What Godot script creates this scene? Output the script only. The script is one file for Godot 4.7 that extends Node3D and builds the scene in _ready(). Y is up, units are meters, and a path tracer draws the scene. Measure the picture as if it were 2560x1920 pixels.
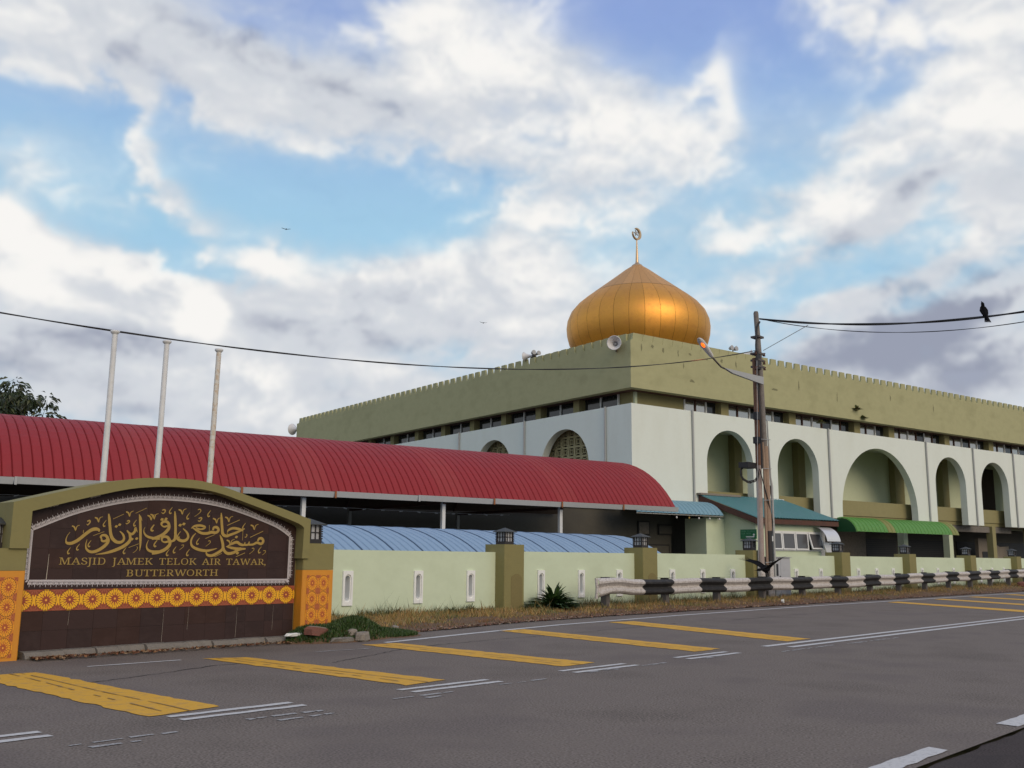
extends Node3D
# A mosque beside a road: white arcade screen, gold onion dome, red barrel canopy, name wall, boundary wall, crash barrier.
# Two local frames: ROAD (x along the road to the right, y up, z back towards the camera) and FACADE (x along the right facade).

const CLOUDS = [[-21.7,26.9,11.3,3.0,8,0.80,-0.10], [-11.8,26.3,8.6,2.0,8,0.60,-0.14], [-4.7,28.7,5.1,3.5,0,0.90,0.25], [3.4,27.1,4.6,3.0,10,0.70,0.15], [-22.2,23.7,0.8,1.9,-22,0.75,0.10], [-20.8,21.3,0.8,2.2,-22,0.75,0.08], [-18.9,18.5,0.9,2.2,-24,0.75,0.06], [-25.8,23.1,5.7,1.4,0,-0.85,0.00], [-13.1,20.1,10.3,3.2,5,-1.10,0.00], [-7.3,20.3,4.1,1.5,0,-0.60,0.00], [-18.1,16.0,8.1,1.4,10,-0.90,0.00], [-25.4,18.9,4.1,1.6,10,-0.30,0.00], [-27.7,20.4,3.2,1.9,0,0.35,0.05], [-27.2,15.0,3.0,2.2,0,1.00,0.35], [-28.1,17.0,1.2,1.2,0,1.00,0.50], [-22.3,12.6,7.6,2.2,4,1.00,0.00], [-25.2,10.4,5.9,1.4,0,0.60,-0.25], [-18.2,13.1,1.4,1.2,0,0.50,0.45], [-17.1,13.0,0.8,1.4,-20,0.40,0.50], [-19.8,14.9,1.9,0.4,5,0.40,0.40], [-23.0,14.8,3.2,0.6,12,0.40,0.28], [-13.6,10.2,1.6,1.1,20,0.10,0.20], [-17.1,16.9,1.2,1.1,0,0.70,0.05], [-13.4,16.4,1.6,1.1,0,0.90,0.20], [-9.6,14.6,6.5,1.8,0,0.90,-0.05], [-11.1,12.4,5.1,1.4,0,0.60,-0.22], [-12.8,13.4,2.4,1.1,0,0.30,-0.15], [-5.8,16.6,2.7,1.6,0,0.80,0.20], [-2.7,13.8,3.8,1.6,0,0.60,-0.02], [0.3,18.9,5.4,3.8,0,0.50,0.10], [4.3,21.8,4.9,3.5,0,0.48,0.12], [1.2,14.9,5.4,3.2,0,0.60,0.08], [6.5,24.0,3.2,2.4,0,0.25,0.10], [10.6,29.7,6.2,2.3,5,-1.25,0.00], [16.6,26.0,4.3,1.8,0,-0.85,0.00], [21.9,27.7,4.9,1.4,0,-0.35,0.00], [13.1,26.8,1.6,2.6,15,0.95,0.20], [10.2,24.6,3.5,2.7,0,0.45,0.10], [16.3,20.1,8.1,3.5,-25,0.50,0.15], [22.8,22.6,6.8,3.0,-25,0.60,0.15], [27.9,24.1,3.2,3.2,0,0.55,0.12], [26.4,27.8,5.4,1.4,0,0.40,0.05], [12.1,21.2,3.8,1.5,-20,-0.50,0.00], [20.5,24.9,4.3,1.1,-15,-0.35,0.00], [4.0,19.2,2.4,1.1,0,-0.35,0.00], [13.5,17.0,3.5,0.8,-10,-0.40,0.00], [17.7,15.9,3.8,0.9,-20,-0.35,0.00], [-8.0,23.1,3.2,0.8,10,0.30,0.10], [-3.2,23.3,4.1,1.6,10,0.30,0.05], [21.4,19.4,4.9,0.8,-28,0.50,-0.40], [20.7,15.2,4.6,1.0,-18,0.50,-0.20], [22.5,13.0,5.1,1.2,-20,0.90,-0.50], [25.3,10.6,6.2,1.8,0,0.90,-0.50], [26.2,13.9,3.2,0.9,-25,0.60,-0.30], [28.0,19.4,2.2,1.6,-30,0.40,-0.20], [18.5,11.8,2.7,0.8,0,0.40,-0.20], [27.0,17.4,2.6,1.6,-20,0.80,0.30], [23.6,16.5,3.5,1.0,-28,0.50,0.15], [20.0,12.1,2.4,0.6,-15,0.40,0.18], [-0.2,9.2,24.3,2.2,0,0.60,0.00], [-21.0,8.4,8.6,1.6,0,0.50,-0.12]]

const STROKES = [
[-0.862,1.231,0.0063,-0.862,1.250,0.0119,-0.899,1.258,0.0174,-0.947,1.243,0.0173,-1.006,1.196,0.0166,-1.070,1.141,0.0165,-1.128,1.110,0.0157,-1.174,1.109,0.0129,-1.190,1.133,0.0068,-1.182,1.179,0.0034,-1.155,1.221,0.0022],
[-0.827,1.161,0.0084,-0.838,1.180,0.0105,-0.820,1.196,0.0119,-0.787,1.194,0.0140,-0.764,1.168,0.0154,-0.757,1.130,0.0168,-0.796,1.081,0.0168,-0.860,1.039,0.0160,-0.922,1.024,0.0138,-0.971,1.048,0.0110,-0.986,1.095,0.0062,-0.977,1.150,0.0022],
[-0.827,1.161,0.0084,-0.822,1.139,0.0105,-0.790,1.136,0.0119,-0.766,1.154,0.0126],
[-0.774,1.418,0.0070,-0.763,1.370,0.0141,-0.749,1.287,0.0148,-0.734,1.210,0.0162,-0.709,1.161,0.0176,-0.660,1.128,0.0159,-0.609,1.133,0.0142,-0.588,1.166,0.0128,-0.602,1.208,0.0107,-0.640,1.242,0.0050],
[-0.447,1.235,0.0029,-0.469,1.284,0.0093,-0.476,1.245,0.0136,-0.501,1.216,0.0136,-0.532,1.222,0.0121,-0.563,1.253,0.0064],
[-0.531,1.215,0.0121,-0.519,1.167,0.0157,-0.537,1.127,0.0171,-0.597,1.080,0.0170,-0.696,1.037,0.0155,-0.787,1.012,0.0098,-0.877,1.000,0.0022],
[-0.441,1.425,0.0043,-0.428,1.374,0.0123,-0.417,1.289,0.0144,-0.408,1.182,0.0137,-0.403,1.104,0.0101,-0.406,1.039,0.0022],
[-0.439,1.417,0.0036,-0.421,1.396,0.0065,-0.404,1.357,0.0022],
[-0.723,1.366,0.0025,-0.610,1.421,0.0025],
[-0.482,1.435,0.0025,-0.362,1.495,0.0025],
[-0.918,1.189,0.0024,-0.805,1.233,0.0025],
[-0.531,1.074,0.0025,-0.423,1.115,0.0025],
[-0.994,1.307,0.0028,-0.983,1.297,0.0055,-0.961,1.325,0.0069,-0.968,1.342,0.0076,-0.991,1.333,0.0062],
[-0.581,1.327,0.0029,-0.569,1.321,0.0050,-0.543,1.342,0.0064,-0.550,1.356,0.0071,-0.571,1.347,0.0050],
[-1.021,1.244,0.0028,-1.022,1.210,0.0028],
[-0.443,1.086,0.0025,-0.432,1.069,0.0032,-0.454,1.037,0.0022,-0.481,1.019,0.0022],
[-0.189,1.173,0.0124,-0.260,1.177,0.0138,-0.330,1.193,0.0123,-0.368,1.226,0.0087,-0.376,1.265,0.0036,-0.365,1.292,0.0022],
[-0.179,1.035,0.0146,-0.265,1.035,0.0138,-0.318,1.057,0.0116,-0.334,1.102,0.0065,-0.316,1.157,0.0022],
[-0.698,1.284,0.0022,-0.682,1.290,0.0138,-0.665,1.296,0.0022],
[-0.663,1.303,0.0022,-0.647,1.309,0.0138,-0.630,1.315,0.0022],
[-0.518,1.156,0.0022,-0.501,1.162,0.0139,-0.484,1.168,0.0022],
[-0.466,1.163,0.0022,-0.449,1.169,0.0140,-0.432,1.175,0.0022],
[-1.143,1.282,0.0062,-1.117,1.270,0.0082,-1.102,1.237,0.0041,-1.092,1.278,0.0041,-1.064,1.292,0.0022],
[-0.916,1.375,0.0063,-0.888,1.363,0.0084,-0.873,1.329,0.0042,-0.863,1.371,0.0042,-0.833,1.386,0.0022],
[-0.590,1.447,0.0064,-0.561,1.435,0.0086,-0.546,1.400,0.0043,-0.535,1.443,0.0043,-0.504,1.459,0.0022],
[-0.348,1.417,0.0065,-0.318,1.405,0.0087,-0.302,1.369,0.0044,-0.290,1.413,0.0044,-0.258,1.429,0.0022],
[-0.793,1.351,0.0022,-0.820,1.310,0.0056,-0.815,1.287,0.0070,-0.799,1.294,0.0049],
[-1.138,1.066,0.0022,-1.163,1.026,0.0054,-1.158,1.004,0.0068,-1.143,1.011,0.0048],
[-1.049,1.104,0.0022,-1.075,1.065,0.0055,-1.070,1.042,0.0069,-1.054,1.049,0.0048],
[-0.935,1.140,0.0022,-0.961,1.100,0.0055,-0.956,1.077,0.0069,-0.940,1.084,0.0048],
[-0.465,1.367,0.0022,-0.493,1.325,0.0057,-0.488,1.301,0.0072,-0.471,1.309,0.0050],
[-0.557,1.075,0.0022,-0.584,1.034,0.0057,-0.579,1.011,0.0071,-0.562,1.018,0.0050],
[-0.268,1.322,0.0022,-0.297,1.280,0.0058,-0.292,1.255,0.0073,-0.274,1.263,0.0051],
[-0.220,1.158,0.0022,-0.250,1.115,0.0058,-0.245,1.091,0.0073,-0.227,1.099,0.0051],
[-0.173,1.311,0.0075,-0.183,1.335,0.0127,-0.157,1.358,0.0134,-0.117,1.355,0.0150,-0.094,1.323,0.0165,-0.099,1.278,0.0180,-0.154,1.221,0.0171,-0.219,1.189,0.0156,-0.280,1.170,0.0133],
[-0.173,1.311,0.0075,-0.145,1.303,0.0097,-0.110,1.313,0.0112],
[-0.161,1.147,0.0074,-0.167,1.177,0.0127,-0.141,1.196,0.0134,-0.100,1.189,0.0157,-0.072,1.149,0.0172,-0.074,1.105,0.0180,-0.126,1.056,0.0179,-0.207,1.026,0.0163,-0.268,1.017,0.0147],
[-0.161,1.147,0.0074,-0.128,1.137,0.0097,-0.089,1.145,0.0120,-0.041,1.151,0.0120,-0.015,1.174,0.0135],
[-0.037,1.474,0.0060,-0.028,1.411,0.0143,-0.016,1.299,0.0151,-0.009,1.217,0.0158,0.022,1.175,0.0166,0.072,1.155,0.0159,0.120,1.166,0.0152,0.142,1.202,0.0137,0.124,1.247,0.0114,0.074,1.290,0.0053],
[-0.014,1.217,0.0135,-0.017,1.166,0.0135,-0.045,1.150,0.0113],
[0.169,1.293,0.0023,0.208,1.319,0.0115,0.275,1.329,0.0131,0.339,1.315,0.0116,0.315,1.292,0.0108,0.269,1.288,0.0084,0.226,1.306,0.0061],
[0.278,1.285,0.0077,0.260,1.299,0.0061],
[0.185,1.301,0.0046,0.237,1.276,0.0130,0.298,1.246,0.0146,0.365,1.243,0.0154,0.424,1.258,0.0163,0.480,1.255,0.0148,0.509,1.283,0.0156,0.489,1.313,0.0156,0.450,1.312,0.0132,0.440,1.281,0.0116],
[0.231,1.242,0.0031,0.194,1.199,0.0099,0.179,1.146,0.0114,0.199,1.098,0.0137,0.268,1.066,0.0153,0.370,1.051,0.0146,0.455,1.066,0.0085,0.505,1.080,0.0022],
[0.530,1.479,0.0055,0.538,1.416,0.0149,0.552,1.315,0.0164,0.567,1.242,0.0180,0.613,1.220,0.0157,0.669,1.237,0.0142,0.739,1.262,0.0134,0.821,1.298,0.0095],
[0.624,1.259,0.0039,0.635,1.286,0.0110,0.691,1.310,0.0142,0.763,1.304,0.0143,0.827,1.288,0.0103],
[0.620,1.255,0.0039,0.631,1.209,0.0031],
[0.530,1.230,0.0039,0.554,1.184,0.0148,0.575,1.123,0.0172,0.571,1.069,0.0164,0.509,1.026,0.0163,0.442,0.998,0.0155,0.387,1.007,0.0131,0.375,1.040,0.0062,0.412,1.059,0.0023],
[0.575,1.123,0.0141,0.593,1.061,0.0156,0.639,1.025,0.0164,0.709,1.032,0.0165,0.769,1.063,0.0158,0.813,1.076,0.0143,0.872,1.080,0.0080],
[0.617,1.102,0.0039,0.679,1.089,0.0134,0.751,1.079,0.0150,0.813,1.080,0.0143],
[0.626,1.100,0.0039,0.694,1.136,0.0134,0.755,1.153,0.0158,0.796,1.130,0.0158,0.846,1.123,0.0119,0.860,1.155,0.0056],
[0.846,1.123,0.0111,0.900,1.128,0.0112,0.916,1.164,0.0056],
[0.900,1.128,0.0112,0.964,1.130,0.0120,1.018,1.152,0.0145,1.074,1.139,0.0153,1.102,1.171,0.0162,1.079,1.202,0.0161,1.043,1.198,0.0137,1.026,1.170,0.0105],
[0.614,1.339,0.0035,0.774,1.408,0.0036],
[0.922,1.211,0.0036,1.093,1.287,0.0036],
[0.352,1.186,0.0031,0.465,1.232,0.0031],
[0.752,0.988,0.0032,0.866,1.033,0.0032],
[0.477,0.983,0.0027,0.569,1.026,0.0027],
[0.391,1.337,0.0027,0.394,1.272,0.0027],
[0.824,1.331,0.0024,0.823,1.174,0.0024],
[0.237,1.500,0.0038,0.262,1.509,0.0054,0.274,1.486,0.0046,0.241,1.451,0.0027,0.201,1.425,0.0022],
[0.388,1.158,0.0039,0.409,1.162,0.0046,0.415,1.143,0.0039,0.391,1.120,0.0023,0.360,1.100,0.0022],
[0.067,1.107,0.0030,0.091,1.111,0.0038,0.091,1.092,0.0030,0.047,1.055,0.0022],
[0.953,1.085,0.0040,0.980,1.086,0.0044,0.977,1.062,0.0032,0.924,1.020,0.0022],
[1.107,1.060,0.0032,1.137,1.060,0.0040,1.136,1.040,0.0032,1.099,1.010,0.0022],
[-0.192,1.456,0.0037,-0.171,1.444,0.0052,-0.149,1.469,0.0067,-0.159,1.486,0.0075,-0.186,1.479,0.0052],
[0.246,1.382,0.0046,0.267,1.376,0.0061,0.291,1.403,0.0069,0.281,1.416,0.0077,0.253,1.405,0.0054],
[0.849,1.213,0.0040,0.868,1.214,0.0048,0.880,1.238,0.0048,0.866,1.245,0.0048],
[-0.199,1.373,0.0022,-0.180,1.380,0.0157,-0.160,1.387,0.0022],
[-0.154,1.381,0.0022,-0.134,1.387,0.0157,-0.115,1.394,0.0022],
[0.016,1.318,0.0022,0.036,1.325,0.0159,0.057,1.332,0.0022],
[0.059,1.332,0.0022,0.079,1.339,0.0159,0.099,1.346,0.0022],
[0.722,1.205,0.0022,0.742,1.211,0.0154,0.762,1.218,0.0022],
[0.747,1.022,0.0022,0.767,1.028,0.0154,0.788,1.035,0.0022],
[0.004,1.494,0.0068,0.036,1.482,0.0091,0.053,1.445,0.0046,0.066,1.491,0.0046,0.100,1.507,0.0023],
[0.429,1.412,0.0070,0.463,1.399,0.0093,0.480,1.361,0.0047,0.494,1.408,0.0047,0.530,1.425,0.0023],
[0.582,1.433,0.0071,0.616,1.420,0.0094,0.634,1.381,0.0047,0.648,1.429,0.0047,0.685,1.446,0.0024],
[0.919,1.353,0.0072,0.954,1.340,0.0096,0.972,1.301,0.0048,0.988,1.349,0.0048,1.026,1.366,0.0024],
[0.619,1.174,0.0071,0.653,1.160,0.0094,0.671,1.122,0.0047,0.685,1.169,0.0047,0.722,1.185,0.0024],
[-0.316,1.430,0.0067,-0.285,1.417,0.0089,-0.269,1.381,0.0045,-0.257,1.426,0.0045,-0.224,1.442,0.0022],
[-0.069,1.517,0.0022,-0.099,1.473,0.0060,-0.094,1.448,0.0075,-0.075,1.456,0.0053],
[0.142,1.466,0.0022,0.111,1.421,0.0061,0.116,1.395,0.0076,0.135,1.404,0.0053],
[0.397,1.503,0.0022,0.364,1.457,0.0062,0.369,1.431,0.0077,0.389,1.440,0.0054],
[0.280,1.191,0.0022,0.248,1.147,0.0061,0.254,1.121,0.0076,0.273,1.129,0.0054],
[0.853,1.375,0.0022,0.818,1.328,0.0064,0.823,1.302,0.0080,0.844,1.310,0.0056],
[-0.218,1.155,0.0022,-0.248,1.112,0.0059,-0.243,1.087,0.0074,-0.224,1.095,0.0052],
[-0.071,1.062,0.0022,-0.101,1.019,0.0060,-0.096,0.994,0.0075,-0.077,1.002,0.0052],
[0.007,1.093,0.0022,-0.023,1.049,0.0060,-0.018,1.024,0.0075,0.001,1.032,0.0053],
[0.167,1.065,0.0022,0.136,1.021,0.0061,0.141,0.996,0.0076,0.160,1.004,0.0053],
[1.080,1.108,0.0022,1.044,1.062,0.0064,1.049,1.035,0.0080,1.071,1.043,0.0056],
[-0.261,1.321,0.0022,-0.290,1.278,0.0059,-0.285,1.253,0.0074,-0.267,1.261,0.0052],
[0.048,1.260,0.0022,0.017,1.216,0.0060,0.022,1.190,0.0075,0.041,1.198,0.0053]]

const PHI := 0.757108
const THE := 0.944588
var RB: Basis
var FB: Basis
var M := {}
var used := {}
var rng := RandomNumberGenerator.new()

class MB:
	var v := PackedVector3Array()
	var n := PackedVector3Array()
	var t := PackedVector2Array()
	var c := PackedColorArray()
	var tint := Color(1, 1, 1)
	func put(p: Vector3, q: Vector3, w := Vector2.ZERO) -> void:
		v.append(p); n.append(q); t.append(w); c.append(tint)
	func tri(a: Vector3, b: Vector3, d: Vector3) -> void:
		var q := (b - a).cross(d - a).normalized()
		put(a, q); put(d, q); put(b, q)
	func quad(a: Vector3, b: Vector3, d: Vector3, e: Vector3) -> void:
		tri(a, b, d); tri(a, d, e)
	func quad_uv(a: Vector3, b: Vector3, d: Vector3, e: Vector3, r: Rect2) -> void:
		var q := (b - a).cross(d - a).normalized()
		var ua := Vector2(r.position.x, r.end.y); var ub := r.end
		var ud := Vector2(r.end.x, r.position.y); var ue := r.position
		put(a, q, ua); put(d, q, ud); put(b, q, ub)
		put(a, q, ua); put(e, q, ue); put(d, q, ud)
	func quadn(a: Vector3, b: Vector3, d: Vector3, e: Vector3, na: Vector3, nb: Vector3, nd: Vector3, ne: Vector3) -> void:
		put(a, na); put(d, nd); put(b, nb)
		put(a, na); put(e, ne); put(d, nd)
	func box(ctr: Vector3, s: Vector3, bs := Basis()) -> MB:
		var h := s * 0.5
		var p := []
		for k in 8:
			p.append(ctr + bs * Vector3(h.x if k & 1 else -h.x, h.y if k & 2 else -h.y, h.z if k & 4 else -h.z))
		quad(p[4], p[5], p[7], p[6]); quad(p[1], p[0], p[2], p[3])
		quad(p[5], p[1], p[3], p[7]); quad(p[0], p[4], p[6], p[2])
		quad(p[6], p[7], p[3], p[2]); quad(p[0], p[1], p[5], p[4])
		return self
	func span(a: Vector3, b: Vector3) -> MB:
		return box((a + b) * 0.5, (b - a).abs())
	func prism(poly0: PackedVector2Array, z0: float, z1: float) -> MB:
		var poly := poly0.duplicate()
		var ar := 0.0
		for k in poly.size():
			ar += poly[k].cross(poly[(k + 1) % poly.size()])
		if ar < 0.0:
			poly.reverse()
		var ix := Geometry2D.triangulate_polygon(poly)
		for k in range(0, ix.size(), 3):
			var a := poly[ix[k]]; var b := poly[ix[k + 1]]; var d := poly[ix[k + 2]]
			if (b - a).cross(d - a) < 0.0:
				var sw := b; b = d; d = sw
			tri(Vector3(a.x, a.y, z1), Vector3(b.x, b.y, z1), Vector3(d.x, d.y, z1))
			tri(Vector3(a.x, a.y, z0), Vector3(d.x, d.y, z0), Vector3(b.x, b.y, z0))
		for k in poly.size():
			var a := poly[k]; var b := poly[(k + 1) % poly.size()]
			quad(Vector3(a.x, a.y, z0), Vector3(b.x, b.y, z0), Vector3(b.x, b.y, z1), Vector3(a.x, a.y, z1))
		return self
	func tube(pts: Array, rad, sides := 8, caps := true) -> MB:
		var rings := []
		var norms := []
		var ref := Vector3(0.13, 1, 0.07).normalized()
		for k in pts.size():
			var d: Vector3 = (pts[mini(k + 1, pts.size() - 1)] - pts[maxi(k - 1, 0)])
			d = d.normalized()
			if absf(d.dot(ref)) > 0.95:
				ref = Vector3(1, 0.1, 0.2).normalized()
			var x := ref.cross(d).normalized()
			var y := d.cross(x)
			ref = y
			var r: float = rad[k] if rad is Array else rad
			var ring := []
			var nr := []
			for s in sides:
				var a := TAU * s / sides
				var o := x * cos(a) + y * sin(a)
				ring.append(pts[k] + o * r); nr.append(o)
			rings.append(ring); norms.append(nr)
		for k in pts.size() - 1:
			for s in sides:
				var e := (s + 1) % sides
				quadn(rings[k][s], rings[k][e], rings[k + 1][e], rings[k + 1][s], norms[k][s], norms[k][e], norms[k + 1][e], norms[k + 1][s])
		if caps:
			for s in range(1, sides - 1):
				tri(rings[0][0], rings[0][s + 1], rings[0][s])
				var l: Array = rings[-1]
				tri(l[0], l[s], l[s + 1])
		return self
	func lathe(prof: Array, sides: int, ctr := Vector3.ZERO, a0 := 0.0, a1 := TAU) -> MB:
		for s in sides:
			var fa := a0 + (a1 - a0) * s / sides
			var fb := a0 + (a1 - a0) * (s + 1) / sides
			var ca := Vector3(cos(fa), 0, -sin(fa)); var cb := Vector3(cos(fb), 0, -sin(fb))
			for k in prof.size() - 1:
				var p: Vector2 = prof[k]; var q: Vector2 = prof[k + 1]
				var tp: Vector2 = (prof[mini(k + 1, prof.size() - 1)] - prof[maxi(k - 1, 0)]).normalized()
				var tq: Vector2 = (prof[mini(k + 2, prof.size() - 1)] - prof[k]).normalized()
				var up := Vector3.UP
				quadn(ctr + ca * p.x + up * p.y, ctr + cb * p.x + up * p.y, ctr + cb * q.x + up * q.y, ctr + ca * q.x + up * q.y,
					ca * tp.y - up * tp.x, cb * tp.y - up * tp.x, cb * tq.y - up * tq.x, ca * tq.y - up * tq.x)
		return self
	func ribbon(pts: Array, half: Array, z: float) -> void:      # flat stroke in the XY plane
		var l := []; var r := []
		for k in pts.size():
			var d: Vector2 = (pts[mini(k + 1, pts.size() - 1)] - pts[maxi(k - 1, 0)]).normalized()
			var o := Vector2(-d.y, d.x) * float(half[k])
			l.append(pts[k] + o); r.append(pts[k] - o)
		for k in pts.size() - 1:
			quad(Vector3(r[k].x, r[k].y, z), Vector3(r[k + 1].x, r[k + 1].y, z), Vector3(l[k + 1].x, l[k + 1].y, z), Vector3(l[k].x, l[k].y, z))
	func mesh() -> ArrayMesh:
		var m := ArrayMesh.new()
		var a := []
		a.resize(Mesh.ARRAY_MAX)
		a[Mesh.ARRAY_VERTEX] = v; a[Mesh.ARRAY_NORMAL] = n; a[Mesh.ARRAY_TEX_UV] = t; a[Mesh.ARRAY_COLOR] = c
		m.add_surface_from_arrays(Mesh.PRIMITIVE_TRIANGLES, a)
		return m

# ---------------------------------------------------------------- scene helpers
func rdp(u: float, d: float, h := 0.0) -> Vector3:
	return RB * Vector3(u, h, -d)
func fap(a: float, b: float, h := 0.0) -> Vector3:
	return FB * Vector3(a, h, -b)
func numbered(s: String) -> String:
	var k: int = used.get(s, 0)
	used[s] = k + 1
	return s if k == 0 else "%s_%03d" % [s, k]
func tag(o: Node, label: String, cat: String, group := "") -> Node:
	o.set_meta("label", label); o.set_meta("category", cat)
	if group != "":
		o.set_meta("group", group)
	return o
func thing(called: String, label: String, cat: String, at: Vector3, bs := Basis(), group := "") -> Node3D:
	var o := Node3D.new()
	o.name = numbered(called)
	add_child(o)
	o.transform = Transform3D(bs, at)
	tag(o, label, cat, group)
	return o
func part(called: String, mesh, m: Material, parent: Node, at := Vector3.ZERO, bs := Basis()) -> MeshInstance3D:
	var o := MeshInstance3D.new()
	o.name = called
	o.mesh = mesh.mesh() if mesh is MB else mesh
	o.material_override = m
	parent.add_child(o, true)
	o.transform = Transform3D(bs, at)
	return o
func solo(called: String, mesh, m: Material, at := Vector3.ZERO, bs := Basis()) -> MeshInstance3D:
	return part(numbered(called), mesh, m, self, at, bs)
func struct(called: String, mesh, m: Material, at := Vector3.ZERO, bs := Basis()) -> MeshInstance3D:
	var o := solo(called, mesh, m, at, bs)
	o.set_meta("kind", "structure")
	return o
func lin(r: float, g: float, b: float) -> Color:
	return Color(r, g, b).linear_to_srgb()
func plain(col: Color, rough := 0.7, metal := 0.0) -> StandardMaterial3D:
	var m := StandardMaterial3D.new()
	m.albedo_color = col.linear_to_srgb(); m.roughness = rough; m.metallic = metal
	return m
func noise_bytes(sd: int, freq: float, oct: int, size: int, stretch := 1) -> PackedByteArray:
	var f := FastNoiseLite.new()
	f.seed = sd; f.frequency = freq; f.fractal_octaves = oct; f.noise_type = FastNoiseLite.TYPE_SIMPLEX_SMOOTH
	var im := f.get_seamless_image(size, size / stretch)
	im.convert(Image.FORMAT_L8)
	if stretch > 1:
		im.resize(size, size, Image.INTERPOLATE_CUBIC)
	return im.get_data()
# mottled surface: base colour varied by coarse and fine noise, with blotches of a second colour
func mottled(base: Color, stain: Color, sd: int, tile: float, cf := 0.012, ff := 0.12, vary := 0.12, cut := 0.62, amt := 0.6, rough := 0.85, bump := 0.0, size := 512, stretch := 1, cvary := -1.0) -> StandardMaterial3D:
	var cv := vary if cvary < 0.0 else cvary
	var a := noise_bytes(sd, cf, 5, size, stretch)
	var b := noise_bytes(sd + 7, ff, 3, size)
	var out := PackedByteArray()
	out.resize(size * size * 3)
	var hb := PackedByteArray()
	hb.resize(size * size)
	for k in size * size:
		var x := a[k] / 255.0; var y := b[k] / 255.0
		var s := smoothstep(cut - 0.12, cut + 0.2, x * 0.75 + y * 0.25) * amt
		var w := 1.0 + (x - 0.5) * cv + (y - 0.5) * vary
		var q := (base * w).lerp(stain * w, s).linear_to_srgb()
		out[k * 3] = clampi(int(q.r * 255.0), 0, 255); out[k * 3 + 1] = clampi(int(q.g * 255.0), 0, 255); out[k * 3 + 2] = clampi(int(q.b * 255.0), 0, 255)
		hb[k] = b[k]
	var im := Image.create_from_data(size, size, false, Image.FORMAT_RGB8, out)
	im.generate_mipmaps()
	var m := StandardMaterial3D.new()
	m.albedo_texture = ImageTexture.create_from_image(im)
	m.roughness = rough
	m.uv1_triplanar = true; m.uv1_world_triplanar = true
	m.uv1_scale = Vector3.ONE / tile
	if bump > 0.0:
		var hm := Image.create_from_data(size, size, false, Image.FORMAT_L8, hb)
		hm.convert(Image.FORMAT_RGBA8)
		hm.bump_map_to_normal_map(bump)
		m.normal_enabled = true
		m.normal_texture = ImageTexture.create_from_image(hm)
	return m

# ---------------------------------------------------------------- sky
func make_sky() -> ImageTexture:
	var w := 2048; var h := 1024
	var im := Image.create(w, h, false, Image.FORMAT_RGB8)
	im.fill(Color(0.42, 0.42, 0.42))
	var n1 := FastNoiseLite.new(); n1.seed = 5; n1.frequency = 2.6; n1.fractal_octaves = 6; n1.fractal_gain = 0.55
	var n2 := FastNoiseLite.new(); n2.seed = 11; n2.frequency = 7.0; n2.fractal_octaves = 6; n2.fractal_gain = 0.64
	var n3 := FastNoiseLite.new(); n3.seed = 23; n3.frequency = 4.0; n3.fractal_octaves = 5
	var bl := []
	for q in CLOUDS:
		bl.append([q[0], q[1], 1.0 / q[2], 1.0 / q[3], cos(deg_to_rad(q[4])), sin(deg_to_rad(q[4])), q[5], q[6], maxf(q[2], q[3]) * 2.6])
	for y in range(0, 540):
		var el := 90.0 - (y + 0.5) * 180.0 / h
		var ce := cos(deg_to_rad(el)); var se := sin(deg_to_rad(el))
		var high := clampf(el / 32.0, 0.0, 1.0)
		for x in w:
			var az := (x + 0.5) * 360.0 / w
			if az > 180.0:
				az -= 360.0
			var dx := ce * sin(deg_to_rad(az)); var dz := -ce * cos(deg_to_rad(az))
			# clouds lie on flat layers: flatten the lookup a little near the horizon
			var fy := se * 1.7
			var wx := n3.get_noise_3d(dx * 1.0, fy, dz) * 0.10
			var a := n1.get_noise_3d(dx + wx, fy + wx, dz - wx)
			var b := n2.get_noise_3d(dx - wx, fy, dz + wx)
			var b2 := n2.get_noise_3d(dx - wx, fy + 0.035, dz + wx)
			var cov := 0.46 + 0.16 * (1.0 - high) + 0.12 * smoothstep(34.0, 48.0, maxf(absf(az), el * 0.95))  # extra cloud outside the view, added to whiten the light on the facades
			var sh := 0.58
			if absf(az) < 46.0 and el < 50.0:
				var sc := 0.0; var ss := 0.0
				var jx := az + a * 2.6 + b * 1.5; var jy := el + b * 1.5 - a * 1.6
				for q in bl:
					var ex: float = jx - q[0]; var ey: float = q[1] - jy
					var lim: float = q[8]
					if absf(ex) < lim and absf(ey) < lim:
						var px: float = (ex * q[4] + ey * q[5]) * q[2]; var py: float = (ey * q[4] - ex * q[5]) * q[3]
						var r := px * px + py * py
						if r < 6.0:
							var g := exp(-r * 0.9)
							sc += q[6] * g; ss += q[7] * g
				cov += sc * 0.60; sh += ss * 1.1
			var t := cov + a * 0.48 + b * 0.44
			var k := 0.16 + 0.84 * (0.66 * smoothstep(0.0, 1.0, t) + 0.34 * smoothstep(0.46, 0.78, t))
			var s := clampf(sh + b * 0.22 + (b - b2) * 0.36 + a * 0.16 + (k - 0.7) * 0.10, 0.0, 1.0)
			var blue := Color(0.60, 0.79, 0.91).lerp(Color(0.50, 0.61, 0.85), smoothstep(0.55, 1.0, high)).lerp(Color(0.78, 0.85, 0.90), smoothstep(0.40, 0.0, high))
			var cl := Color(0.60, 0.625, 0.695).lerp(Color(0.825, 0.842, 0.868), smoothstep(0.0, 0.5, s)).lerp(Color(0.975, 0.968, 0.955), smoothstep(0.48, 1.0, s))
			im.set_pixel(x, y, blue.lerp(cl, k))
	return ImageTexture.create_from_image(im)

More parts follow.
